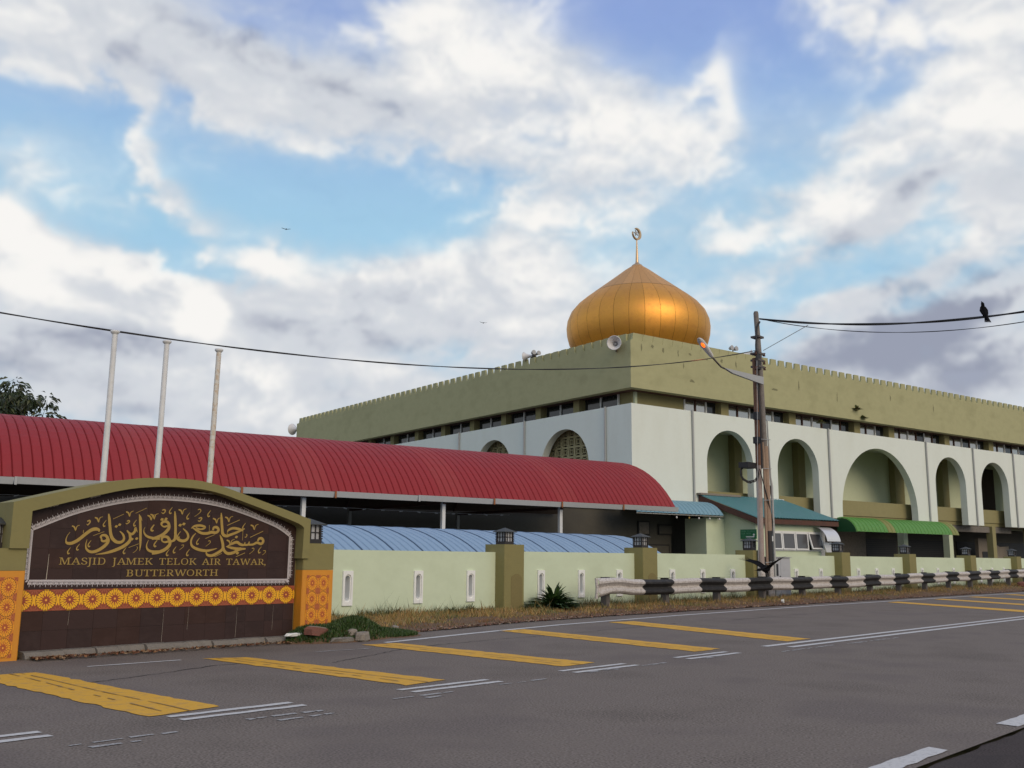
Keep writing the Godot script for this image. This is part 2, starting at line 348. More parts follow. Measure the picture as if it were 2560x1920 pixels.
# ---------------------------------------------------------------- materials
func make_materials() -> void:
	var o := Color(0.27, 0.243, 0.115)
	M.olive = mottled(o, Color(0.15, 0.14, 0.07), 3, 6.0, 0.014, 0.09, 0.10, 0.66, 0.35, 0.9)
	M.parapet = mottled(Color(0.395, 0.385, 0.21), Color(0.23, 0.225, 0.115), 31, 11.0, 0.008, 0.04, 0.14, 0.60, 0.5, 0.92, 0.0, 1024, 1)
	M.sign_olive = mottled(Color(0.22, 0.195, 0.075), Color(0.12, 0.11, 0.05), 8, 3.0, 0.02, 0.1, 0.10, 0.66, 0.3, 0.85)
	M.screen = mottled(Color(0.69, 0.74, 0.675), Color(0.52, 0.545, 0.46), 12, 8.0, 0.010, 0.06, 0.05, 0.66, 0.30, 0.85, 0.0, 512, 4)
	M.pale = mottled(Color(0.56, 0.62, 0.44), Color(0.40, 0.44, 0.30), 15, 5.0, 0.014, 0.08, 0.06, 0.66, 0.3, 0.88)
	M.wall = mottled(Color(0.575, 0.655, 0.475), Color(0.40, 0.46, 0.31), 17, 5.0, 0.008, 0.08, 0.08, 0.60, 0.42, 0.88)
	M.white = mottled(Color(0.78, 0.79, 0.76), Color(0.5, 0.5, 0.46), 19, 2.0, 0.02, 0.12, 0.05, 0.66, 0.3, 0.7, 0.0, 256)
	M.red = mottled(Color(0.265, 0.024, 0.028), Color(0.19, 0.026, 0.028), 21, 5.0, 0.012, 0.1, 0.12, 0.6, 0.5, 0.62)
	M.red_faded = mottled(Color(0.285, 0.032, 0.034), Color(0.225, 0.042, 0.040), 22, 5.0, 0.012, 0.1, 0.12, 0.55, 0.5, 0.65)
	M.red.metallic_specular = 0.35; M.red_faded.metallic_specular = 0.35
	M.blue = mottled(Color(0.215, 0.325, 0.46), Color(0.15, 0.235, 0.35), 24, 3.0, 0.014, 0.1, 0.10, 0.62, 0.4, 0.55)
	M.teal = mottled(Color(0.075, 0.215, 0.225), Color(0.11, 0.19, 0.24), 26, 2.5, 0.02, 0.1, 0.16, 0.58, 0.6, 0.55)
	M.teal_awning = mottled(Color(0.17, 0.31, 0.38), Color(0.11, 0.22, 0.29), 27, 2.0, 0.02, 0.1, 0.12, 0.6, 0.5, 0.5)
	M.green_awning = mottled(Color(0.07, 0.24, 0.035), Color(0.15, 0.26, 0.06), 28, 1.2, 0.03, 0.14, 0.3, 0.55, 0.6, 0.55)
	M.green_stained = mottled(Color(0.22, 0.22, 0.06), Color(0.12, 0.20, 0.04), 29, 1.2, 0.03, 0.14, 0.3, 0.55, 0.6, 0.6)
	M.green_dark = plain(Color(0.012, 0.075, 0.025), 0.5)
	M.board_green = plain(Color(0.014, 0.14, 0.06), 0.5)
	M.rain_stain = plain(Color(0.20, 0.195, 0.105), 0.95)
	M.patch = mottled(Color(0.20, 0.165, 0.065), Color(0.15, 0.125, 0.05), 30, 0.7, 0.03, 0.14, 0.25, 0.5, 0.6, 0.95, 0.0, 128)
	M.galv = mottled(Color(0.36, 0.37, 0.37), Color(0.24, 0.24, 0.24), 33, 1.5, 0.02, 0.1, 0.1, 0.6, 0.4, 0.5, 0.0, 256)
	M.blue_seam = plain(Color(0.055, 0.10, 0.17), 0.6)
	M.lattice = mottled(Color(0.40, 0.36, 0.20), Color(0.25, 0.22, 0.12), 32, 2.0, 0.02, 0.1, 0.1, 0.6, 0.4, 0.9, 0.0, 128)
	M.timber = mottled(Color(0.062, 0.042, 0.030), Color(0.045, 0.032, 0.025), 38, 1.5, 0.02, 0.1, 0.3, 0.5, 0.6, 0.9, 0.0, 128)  # dark brown standing for shade in the lining and the door opening
	M.rust = mottled(Color(0.32, 0.12, 0.04), Color(0.15, 0.06, 0.03), 34, 0.5, 0.03, 0.1, 0.3, 0.5, 0.7, 0.9, 0.0, 128)
	M.fascia = mottled(Color(0.105, 0.045, 0.030), Color(0.05, 0.03, 0.025), 35, 1.5, 0.02, 0.1, 0.3, 0.5, 0.6, 0.85, 0.0, 256)
	M.steel = mottled(Color(0.68, 0.68, 0.68), Color(0.5, 0.5, 0.5), 36, 1.0, 0.02, 0.1, 0.06, 0.6, 0.3, 0.32, 0.0, 128)
	M.steel.metallic = 0.45
	M.dark = plain(Color(0.012, 0.011, 0.010), 0.85)
	M.hall = mottled(Color(0.085, 0.080, 0.065), Color(0.055, 0.052, 0.045), 37, 3.0, 0.02, 0.1, 0.2, 0.5, 0.5, 0.9, 0.0, 256)  # wall colour darkened to hold the shade under the canopy
	M.shutter = plain(Color(0.018, 0.018, 0.02), 0.6)
	M.glass_dark = plain(Color(0.018, 0.020, 0.021), 0.08)
	M.glass_film = plain(Color(0.42, 0.40, 0.37), 0.10, 0.85)
	M.glass_shed = plain(Color(0.085, 0.085, 0.09), 0.18)
	M.frame_white = plain(Color(0.70, 0.71, 0.70), 0.5)
	M.grey_paint = mottled(Color(0.40, 0.41, 0.43), Color(0.28, 0.28, 0.29), 39, 1.5, 0.02, 0.1, 0.08, 0.62, 0.4, 0.6, 0.0, 256)
	M.pipe = plain(Color(0.36, 0.37, 0.36), 0.6)
	M.black = plain(Color(0.014, 0.013, 0.014), 0.6)
	M.lantern = plain(Color(0.022, 0.017, 0.016), 0.5)
	M.lantern_roof = plain(Color(0.035, 0.038, 0.036), 0.6)
	M.lantern_glass = plain(Color(0.42, 0.43, 0.45), 0.25)
	M.brown = [
		mottled(Color(0.042, 0.020, 0.015), Color(0.058, 0.032, 0.026), 41, 1.3, 0.02, 0.1, 0.2, 0.6, 0.5, 0.55, 0.0, 256),
		mottled(Color(0.045, 0.024, 0.021), Color(0.034, 0.019, 0.016), 42, 1.1, 0.02, 0.1, 0.2, 0.6, 0.5, 0.52, 0.0, 256),
		mottled(Color(0.036, 0.020, 0.018), Color(0.050, 0.031, 0.028), 43, 1.2, 0.02, 0.1, 0.2, 0.6, 0.5, 0.58, 0.0, 256)]
	for q in M.brown:
		q.metallic_specular = 0.35
	M.grout = plain(Color(0.075, 0.055, 0.05), 0.9)
	M.orange = mottled(Color(0.62, 0.25, 0.018), Color(0.50, 0.19, 0.015), 45, 1.5, 0.02, 0.1, 0.08, 0.6, 0.4, 0.6, 0.0, 256)
	M.gold_paint = mottled(Color(0.40, 0.26, 0.05), Color(0.30, 0.20, 0.055), 46, 0.6, 0.03, 0.1, 0.3, 0.5, 0.7, 0.5, 0.0, 256)
	M.gold_text = plain(Color(0.33, 0.225, 0.055), 0.6)
	M.silver_print = plain(Color(0.56, 0.52, 0.53), 0.6)
	M.plaster_chip = plain(Color(0.42, 0.37, 0.30), 0.9)
	M.concrete = mottled(Color(0.20, 0.18, 0.155), Color(0.085, 0.075, 0.065), 47, 1.5, 0.02, 0.12, 0.3, 0.55, 0.7, 0.95, 3.0)
	M.brick = mottled(Color(0.22, 0.085, 0.06), Color(0.13, 0.07, 0.055), 48, 0.6, 0.03, 0.12, 0.3, 0.5, 0.6, 0.95, 3.0, 256)
	M.stone = mottled(Color(0.26, 0.23, 0.19), Color(0.15, 0.12, 0.10), 49, 0.7, 0.03, 0.12, 0.3, 0.5, 0.6, 0.95, 3.0, 256)
	M.dome = []
	for k in 4:
		var g := mottled(Color(0.80, 0.39, 0.082) * (0.90 + 0.05 * k), Color(0.56, 0.25, 0.07), 51 + k, 3.0, 0.02, 0.12, 0.14, 0.60, 0.6, 0.50 + 0.03 * (k % 2), 0.0, 256)
		g.metallic = 1.0
		M.dome.append(g)
	M.dome_cap = []  # sky reflection on the upper cone painted in as a duller, pinker gold
	for k in 3:
		var g := mottled(Color(0.68, 0.375, 0.14) * (0.95 + 0.05 * k), Color(0.52, 0.27, 0.10), 61 + k, 2.5, 0.02, 0.12, 0.14, 0.6, 0.5, 0.55, 0.0, 256)
		g.metallic = 0.85
		M.dome_cap.append(g)
	M.dome_seam = plain(Color(0.20, 0.10, 0.03), 0.5, 0.6)
	M.finial = plain(Color(0.62, 0.42, 0.24), 0.38, 0.9)
	M.horn = plain(Color(0.62, 0.61, 0.60), 0.45)
	M.horn_grey = plain(Color(0.36, 0.36, 0.36), 0.5)
	M.pole_grey = mottled(Color(0.22, 0.20, 0.18), Color(0.12, 0.10, 0.09), 65, 1.0, 0.02, 0.1, 0.3, 0.5, 0.6, 0.9, 2.0, 256)
	M.pole_wood = mottled(Color(0.20, 0.105, 0.065), Color(0.10, 0.055, 0.04), 66, 0.9, 0.02, 0.1, 0.4, 0.5, 0.7, 0.95, 3.0, 256)
	M.pole_tan = mottled(Color(0.34, 0.245, 0.175), Color(0.24, 0.16, 0.115), 67, 0.9, 0.02, 0.1, 0.3, 0.5, 0.6, 0.95, 2.0, 256)
	M.pole_pale = mottled(Color(0.36, 0.30, 0.27), Color(0.26, 0.19, 0.165), 64, 0.9, 0.02, 0.1, 0.3, 0.5, 0.6, 0.95, 2.0, 256)
	M.limewash = mottled(Color(0.58, 0.55, 0.52), Color(0.33, 0.29, 0.26), 68, 0.5, 0.03, 0.12, 0.2, 0.52, 0.8, 0.95, 2.0, 256)
	M.cable = plain(Color(0.018, 0.018, 0.02), 0.7)
	M.rail_white = mottled(Color(0.55, 0.52, 0.49), Color(0.20, 0.16, 0.13), 69, 0.9, 0.03, 0.14, 0.25, 0.53, 0.8, 0.8, 0.0, 512)
	M.rail_black = mottled(Color(0.013, 0.012, 0.012), Color(0.05, 0.045, 0.04), 70, 0.9, 0.03, 0.14, 0.3, 0.6, 0.6, 0.75, 0.0, 256)
	M.post = mottled(Color(0.11, 0.10, 0.095), Color(0.06, 0.05, 0.045), 71, 0.8, 0.03, 0.14, 0.3, 0.5, 0.6, 0.85, 0.0, 128)
	M.flag_white = mottled(Color(0.66, 0.67, 0.67), Color(0.45, 0.44, 0.42), 72, 0.9, 0.02, 0.1, 0.08, 0.6, 0.4, 0.5, 0.0, 256)
	M.flag_rusty = mottled(Color(0.62, 0.60, 0.55), Color(0.40, 0.24, 0.10), 73, 0.7, 0.03, 0.1, 0.12, 0.55, 0.7, 0.6, 0.0, 256)
	M.line_white = mottled(Color(0.52, 0.51, 0.50), Color(0.28, 0.27, 0.265), 74, 0.8, 0.03, 0.16, 0.2, 0.6, 0.7, 0.85, 0.0, 512)
	M.line_worn = mottled(Color(0.40, 0.39, 0.385), Color(0.17, 0.165, 0.165), 75, 0.5, 0.04, 0.16, 0.3, 0.48, 0.9, 0.9, 0.0, 512)
	M.line_yellow = mottled(Color(0.62, 0.33, 0.022), Color(0.36, 0.21, 0.06), 76, 1.3, 0.02, 0.16, 0.16, 0.60, 0.7, 0.85, 0.0, 512)
	M.paint_gap = plain(Color(0.27, 0.165, 0.06), 0.9)
	M.crow = plain(Color(0.006, 0.006, 0.007), 0.85)
	M.crow.metallic_specular = 0.2
	for q in [["leaf", 0.5], ["bark", 0.95]]:
		var m := StandardMaterial3D.new()
		m.vertex_color_use_as_albedo = true; m.roughness = q[1]; m.cull_mode = BaseMaterial3D.CULL_DISABLED
		if q[0] == "leaf":
			m.backlight_enabled = true; m.backlight = Color(0.16, 0.2, 0.06)
		M[q[0]] = m
	M.trunk = mottled(Color(0.10, 0.075, 0.05), Color(0.05, 0.04, 0.03), 77, 1.0, 0.02, 0.1, 0.4, 0.5, 0.6, 0.95, 3.0, 256)
	# asphalt: fine aggregate with large dark stains
	M.asphalt = mottled(Color(0.172, 0.145, 0.126), Color(0.112, 0.094, 0.086), 78, 12.6, 0.0032, 0.34, 1.6, 0.57, 0.75, 0.95, 0.0, 2048, 1, 0.45)
	M.asphalt.metallic_specular = 0.25
	M.asphalt_dark = mottled(Color(0.062, 0.050, 0.048), Color(0.035, 0.03, 0.03), 79, 3.1, 0.008, 0.22, 1.5, 0.56, 0.6, 0.95, 0.0, 1024, 1, 0.4)
	M.asphalt_dark.metallic_specular = 0.25
	M.soil = mottled(Color(0.15, 0.085, 0.045), Color(0.08, 0.05, 0.03), 80, 1.2, 0.03, 0.2, 0.5, 0.5, 0.6, 0.98, 5.0)
	M.yard = mottled(Color(0.13, 0.12, 0.105), Color(0.09, 0.08, 0.07), 81, 3.0, 0.02, 0.2, 0.3, 0.5, 0.6, 0.98, 3.0)
	M.land = mottled(Color(0.09, 0.095, 0.045), Color(0.11, 0.085, 0.05), 82, 9.0, 0.02, 0.2, 0.4, 0.5, 0.6, 0.98, 0.0)

# rosette print of the name wall: yellow wheel of twelve petals on brick red
func rosette(n_side: int, soft: bool) -> StandardMaterial3D:
	var im := Image.create(n_side, n_side, false, Image.FORMAT_RGB8)
	var red := Color(0.58, 0.27, 0.15); var yel := Color(0.92, 0.68, 0.10); var dk := Color(0.34, 0.18, 0.06)
	if soft:
		red = Color(0.66, 0.33, 0.14); yel = Color(0.90, 0.60, 0.13)
	for y in n_side:
		for x in n_side:
			var p := Vector2(((x + 0.5) / n_side - 0.5) * 2.16, ((y + 0.5) / n_side - 0.5) * 1.94)
			var r := p.length(); var a := p.angle()
			var w := absf(sin(a * 6.0)); var e := absf(cos(a * 6.0))
			var c := red
			# corner stars
			var q := Vector2(1.0 - absf(p.x), 1.0 - absf(p.y))
			var cr := q.length(); var ca := q.angle()
			if soft and cr > 0.42:
				c = yel.lerp(red, 0.35)
			if not soft and absf(p.y) < 0.5 and absf(p.x) > 0.9 and absf(absf(p.x) - 1.08 + absf(p.y) * 0.35) < 0.09:
				c = yel
			if cr < 0.42:
				c = red.lerp(dk, 0.25) if absf(sin(ca * 4.0)) < 0.25 + cr else red.lightened(0.08)
			if absf(p.x) < 0.12 * (r - 0.55) * 4.0 or absf(p.y) < 0.12 * (r - 0.55) * 4.0:
				if r > 0.86:
					c = yel
			if r < 0.90:
				c = yel
				if e < 0.16 and r > 0.5:
					c = dk
				if r > 0.80 and w < 0.25:
					c = dk.lerp(red, 0.4)
				if r < 0.70 and w < 1.7 * (1.0 - r / 0.72):
					c = red
				if r < 0.34:
					c = red
				if r < 0.10:
					c = Color(0.95, 0.66, 0.25)
			elif r < 0.945:
				c = dk
			im.set_pixel(x, y, c)
	im.generate_mipmaps()
	var m := StandardMaterial3D.new()
	m.albedo_texture = ImageTexture.create_from_image(im); m.roughness = 0.5
	return m

func _ready() -> void:
	rng.seed = 20240611
	RB = Basis(Vector3(sin(PHI), 0, -cos(PHI)), Vector3.UP, Vector3(cos(PHI), 0, sin(PHI)))
	FB = Basis(Vector3(sin(THE), 0, -cos(THE)), Vector3.UP, Vector3(cos(THE), 0, sin(THE)))
	# camera
	var cam := Camera3D.new()
	cam.name = "camera"
	cam.fov = 42.73; cam.near = 0.05; cam.far = 3000.0
	add_child(cam)
	cam.transform = Transform3D(Basis(Vector3(0.9999562, 0.0092155, 0.00163583), Vector3(-0.00935956, 0.98456497, 0.17476907), Vector3(0, -0.17477673, 0.98460809)), Vector3(0, 1, 0))
	cam.current = true
	# sky and exposure
	var e := Environment.new()
	e.background_mode = Environment.BG_SKY
	var sk := Sky.new()
	var pm := PanoramaSkyMaterial.new()
	pm.panorama = make_sky()
	sk.sky_material = pm
	e.sky = sk
	e.tonemap_mode = Environment.TONE_MAPPER_LINEAR
	e.tonemap_exposure = 1.0
	e.sdfgi_enabled = true; e.ssao_enabled = true; e.ssil_enabled = true
	var we := WorldEnvironment.new()
	we.name = "world_environment"
	we.environment = e
	add_child(we)
	# low evening sun behind thin cloud, behind the camera and to its right
	var sun := DirectionalLight3D.new()
	sun.name = "sun"
	sun.light_energy = 0.48
	sun.light_color = Color(1.0, 0.90, 0.77)
	sun.light_angular_distance = 40.0
	sun.shadow_enabled = true
	add_child(sun)
	sun.look_at_from_position(Vector3(0.52, 0.50, 0.80) * 50.0, Vector3.ZERO)
	make_materials()
	build_ground()
	build_mosque()
	build_canopies()
	build_shed()
	build_boundary()
	build_name_wall()
	build_rail()
	build_pole()
	build_plants()
	build_small()

func verge_edge(u: float) -> float:
	var k := [[-40.0, 10.3], [3.0, 10.1], [7.2, 10.0], [8.6, 10.15], [10.5, 10.6], [12.8, 10.93], [16.5, 11.05], [32.0, 11.2], [200.0, 11.3]]
	for i in k.size() - 1:
		if u < k[i + 1][0]:
			return lerpf(k[i][1], k[i + 1][1], clampf((u - k[i][0]) / (k[i + 1][0] - k[i][0]), 0, 1))
	return 11.3
func rise(u: float) -> float:
	return clampf((u - 14.0) * 0.0044, 0.0, 0.22)
func verge_y(u: float, d: float) -> float:
	var e := verge_edge(u)
	var t := clampf((d - e) / 0.9, 0.0, 1.0)
	return 0.012 + (0.045 + rise(u)) * smoothstep(0.0, 1.0, t) + 0.012 * sin(u * 3.1 + d * 2.0) * t + 0.008 * sin(u * 7.7 - d * 5.0) * t

func build_ground() -> void:
	var g := MB.new()
	g.quad(Vector3(-900, -0.06, 900), Vector3(900, -0.06, 900), Vector3(900, -0.06, -900), Vector3(-900, -0.06, -900))
	struct("ground", g, M.land)
	# carriageway with worn lanes
	var fn := FastNoiseLite.new(); fn.seed = 91; fn.frequency = 1.0; fn.fractal_octaves = 4
	var r := MB.new()
	var us := [-120.0, -60.0, -30.0, -16.0, -8.0, -4.0]
	var q := -2.0
	while q < 24.0:
		us.append(q); q += 0.3
	while q < 60.0:
		us.append(q); q += 1.2
	us.append_array([80.0, 120.0, 200.0])
	var ds := []
	q = 2.04
	while q < 11.7:
		ds.append(q); q += 0.23
	for i in us.size() - 1:
		for k in ds.size() - 1:
			var u0: float = us[i]; var u1: float = us[i + 1]; var d0: float = ds[k]; var d1: float = ds[k + 1]
			var P := [Vector3(u0, 0, -d0), Vector3(u1, 0, -d0), Vector3(u1, 0, -d1), Vector3(u0, 0, -d1)]
			for ix in [0, 2, 1, 0, 3, 2]:
				r.put(P[ix], Vector3.UP)
	var road := struct("road", r, M.asphalt, Vector3.ZERO, RB)
	# near shoulder, dark coarse asphalt a touch lower, with a broken edge
	var sh := MB.new()
	var edge := PackedVector2Array([Vector2(-120, 30), Vector2(-120, -2.0)])
	q = -20.0
	while q < 40.0:
		edge.append(Vector2(q, -2.03 - 0.03 * fn.get_noise_2d(q * 3.0, 7.0))); q += 0.12
	edge.append(Vector2(200, -2.03)); edge.append(Vector2(200, 30))
	var ix2 := Geometry2D.triangulate_polygon(edge)
	for k in range(0, ix2.size(), 3):
		var a := edge[ix2[k]]; var b := edge[ix2[k + 1]]; var c := edge[ix2[k + 2]]
		for w in [a, b, c]:
			sh.put(Vector3(w.x, -0.012, w.y), Vector3.UP)
	struct("road_shoulder", sh, M.asphalt_dark, Vector3.ZERO, RB)
	# painted markings: parts of the road
	var bars := [[[3.05, 8.35], [3.25, 8.95], [3.55, 8.9], [3.66, 6.12], [3.11, 6.05]], [[5.17, 9.04], [5.56, 8.87], [5.77, 6.19], [5.30, 6.12]],
		[[7.31, 9.25], [7.76, 9.16], [7.79, 6.21], [7.29, 6.2]], [[10.14, 9.80], [10.62, 9.74], [10.07, 6.2], [9.55, 6.2]],
		[[12.88, 10.0], [13.39, 9.86], [12.25, 6.19], [11.63, 6.2]], [[24.75, 10.4], [25.35, 10.35], [23.15, 6.6], [22.3, 6.5]],
		[[27.9, 10.45], [28.5, 10.4], [26.1, 6.7], [25.3, 6.6]], [[30.7, 10.5], [31.3, 10.4], [29.0, 6.7], [28.2, 6.6]], [[34.0, 10.5], [34.7, 10.4], [32.3, 6.7], [31.5, 6.6]], [[37.5, 10.5], [38.2, 10.4], [35.7, 6.7], [35.0, 6.6]]]
	for bi in bars.size():
		var bb: Array = bars[bi]
		var bar := part("yellow_bar", flat_poly(ragged(bb, 0.018), 0.004), M.line_yellow, road)
		if bi < 5:
			# bare seams between the paint passes
			var q0: Array = bb[bb.size() - 4]; var q1: Array = bb[bb.size() - 3]; var q2: Array = bb[bb.size() - 2]; var q3: Array = bb[bb.size() - 1]
			for f in [0.55, 0.28]:
				var wm := MB.new()
				var prev := Vector3.ZERO
				for k in 26:
					var t := k / 25.0
					var a := Vector2(q0[0], q0[1]).lerp(Vector2(q3[0], q3[1]), t); var b := Vector2(q1[0], q1[1]).lerp(Vector2(q2[0], q2[1]), t)
					var c := a.lerp(b, f + 0.015 * sin(t * 9.0 + bi))
					var p := Vector3(c.x, 0.008, -c.y)
					if k > 0 and rng.randf() < (0.95 if f > 0.5 else 0.6):
						var hw := rng.randf_range(0.003, 0.009)
						wm.quad(prev + Vector3(-hw, 0, 0), prev + Vector3(hw, 0, 0), p + Vector3(hw, 0, 0), p + Vector3(-hw, 0, 0))
					prev = p
				part("bare_seam", wm, M.paint_gap, bar)
	var dashes := [[2.0, 2.42], [3.20, 4.11], [5.08, 6.04], [6.98, 7.93], [8.80, 9.80]]
	for dd in dashes:
		for off in [5.96, 5.80]:
			part("centre_line_dash", flat_poly(ragged([[dd[0], off + 0.035], [dd[1], off + 0.035], [dd[1], off - 0.035], [dd[0], off - 0.035]], 0.006), 0.004), M.line_white, road)
	part("centre_line", flat_poly(ragged([[10.75, 6.07], [90.0, 6.07], [90.0, 5.97], [10.75, 5.97]], 0.006), 0.004), M.line_white, road)
	part("centre_line", flat_poly(ragged([[10.9, 5.82], [90.0, 5.82], [90.0, 5.72], [10.9, 5.72]], 0.006), 0.004), M.line_white, road)
	for dd in [[2.36, 3.0, 5.44], [2.42, 2.68, 5.30], [3.50, 4.05, 5.53], [3.62, 4.02, 5.38], [4.74, 5.36, 5.62], [4.95, 5.12, 5.5], [5.88, 6.48, 5.66], [7.1, 7.5, 5.72], [7.9, 8.3, 5.74], [9.0, 9.3, 5.72], [10.3, 11.6, 5.55], [11.9, 13.4, 5.52]]:
		var wu: float = dd[0]
		while wu < dd[1]:
			var wl := rng.randf_range(0.04, 0.22)
			var o := rng.randf_range(-0.012, 0.012)
			var wh := rng.randf_range(0.010, 0.030)
			part("worn_centre_dash", flat_poly(ragged([[wu, dd[2] + wh + o], [minf(wu + wl, dd[1] + 0.02), dd[2] + wh * 0.8 + o], [minf(wu + wl, dd[1] + 0.02), dd[2] - wh * 0.7 + o], [wu, dd[2] - wh + o]], 0.007), 0.004), M.line_worn, road)
			wu += wl + rng.randf_range(0.015, 0.09)
	var el := [[7.7, 9.30], [9.5, 9.68], [11.7, 10.05], [15.4, 10.36], [21.0, 10.60], [35.0, 10.72], [100.0, 10.85]]
	var lp := []
	for p in el:
		lp.append([p[0], p[1] + 0.05])
	for k in range(el.size() - 1, -1, -1):
		lp.append([el[k][0], el[k][1] - 0.05])
	part("edge_line", flat_poly(ragged(lp, 0.006), 0.004), M.line_white, road)
	part("edge_line", flat_poly(ragged([[4.05, 9.09], [4.95, 9.07], [4.95, 9.02], [4.05, 9.04]], 0.006), 0.004), M.line_white, road)
	part("edge_line", flat_poly(ragged([[6.4, 8.91], [7.1, 8.84], [7.1, 8.81], [6.4, 8.87]], 0.02), 0.004), M.line_worn, road)
	for dd in [[4.2, 5.68], [6.80, 8.2], [9.4, 10.8], [12.0, 13.4]]:
		part("shoulder_dash", flat_poly(ragged([[dd[0], 2.20], [dd[1], 2.20], [dd[1] - 0.02, 2.09], [dd[0] - 0.02, 2.07]], 0.008), 0.004), M.line_white, road)
	# cracks along the far lane
	for cr in [[[3.2, 7.85], [4.0, 8.05], [5.0, 8.42], [5.4, 8.35]], [[5.9, 7.9], [6.6, 8.2], [7.2, 8.5], [7.9, 8.68], [9.1, 8.79], [10.2, 8.8]], [[10.6, 8.85], [12.2, 9.0], [13.6, 9.1]], [[15.0, 9.0], [17.4, 9.1], [19.2, 9.0]]]:
		var pts := []; var hw := []
		for k in cr.size() - 1:
			for s in 12:
				var f := s / 12.0
				pts.append(Vector2(lerpf(cr[k][0], cr[k + 1][0], f), -lerpf(cr[k][1], cr[k + 1][1], f) + rng.randf_range(-0.02, 0.02)))
				hw.append(rng.randf_range(0.003, 0.011))
		var cm := MB.new()
		for k in pts.size() - 1:
			var a: Vector2 = pts[k]; var b: Vector2 = pts[k + 1]
			cm.quad(Vector3(a.x, 0.003, a.y + hw[k]), Vector3(b.x, 0.003, b.y + hw[k + 1]), Vector3(b.x, 0.003, b.y - hw[k + 1]), Vector3(a.x, 0.003, a.y - hw[k]))
		part("crack", cm, M.dark, road)
	# earth verge up to the wall
	var vg := MB.new()
	q = -40.0
	while q < 150.0:
		var st := 0.35 if q < 60.0 else 5.0
		var lo := verge_edge(q); var lo2 := verge_edge(q + st)
		for k in 7:
			var f0 := k / 7.0; var f1 := (k + 1) / 7.0
			var P := []
			for w in [[q, lo, f0], [q + st, lo2, f0], [q + st, lo2, f1], [q, lo, f1]]:
				var d: float = lerpf(w[1] + 0.05 * sin(w[0] * 2.3) * (1.0 - w[2]), 13.4, w[2])
				P.append(Vector3(w[0], verge_y(w[0], d), -d))
			vg.quad(P[0], P[1], P[2], P[3])
		q += st
	struct("verge", vg, M.soil, Vector3.ZERO, RB)
	var yd := MB.new()
	yd.quad(Vector3(-120, -0.01, -13.3), Vector3(220, -0.01, -13.3), Vector3(220, -0.01, -140), Vector3(-120, -0.01, -140))
	struct("yard", yd, M.yard, Vector3.ZERO, RB)

func ragged(p: Array, amp: float) -> PackedVector2Array:
	var o := PackedVector2Array()
	for k in p.size():
		var a := Vector2(p[k][0], -p[k][1]); var b := Vector2(p[(k + 1) % p.size()][0], -p[(k + 1) % p.size()][1])
		var n := clampi(int((b - a).length() / 0.09), 1, 60)
		var s := (b - a).normalized().orthogonal()
		for i in n:
			o.append(a.lerp(b, float(i) / n) + s * rng.randf_range(-amp, amp))
	return o
func flat_poly(p: PackedVector2Array, y: float) -> MB:
	var m := MB.new()
	var ix := Geometry2D.triangulate_polygon(p)
	for k in ix:
		m.put(Vector3(p[k].x, y, p[k].y), Vector3.UP)
	return m

# ---------------------------------------------------------------- mosque
func arch_comb(x0: float, x1: float, y0: float, y1: float, arches: Array) -> PackedVector2Array:
	var p := PackedVector2Array([Vector2(x1, y0), Vector2(x1, y1), Vector2(x0, y1), Vector2(x0, y0)])
	for a in arches:      # [centre, half width, crown height]
		var c: float = a[0]; var r: float = a[1]; var sp: float = a[2] - r
		if sp < y0 + 0.05:
			sp = y0 + 0.3
		p.append(Vector2(c - r, y0)); 
		for k in 29:
			var t := PI - PI * k / 28.0
			p.append(Vector2(c + r * cos(t), sp + (a[2] - sp) * sin(t)))
		p.append(Vector2(c + r, y0))
	return p

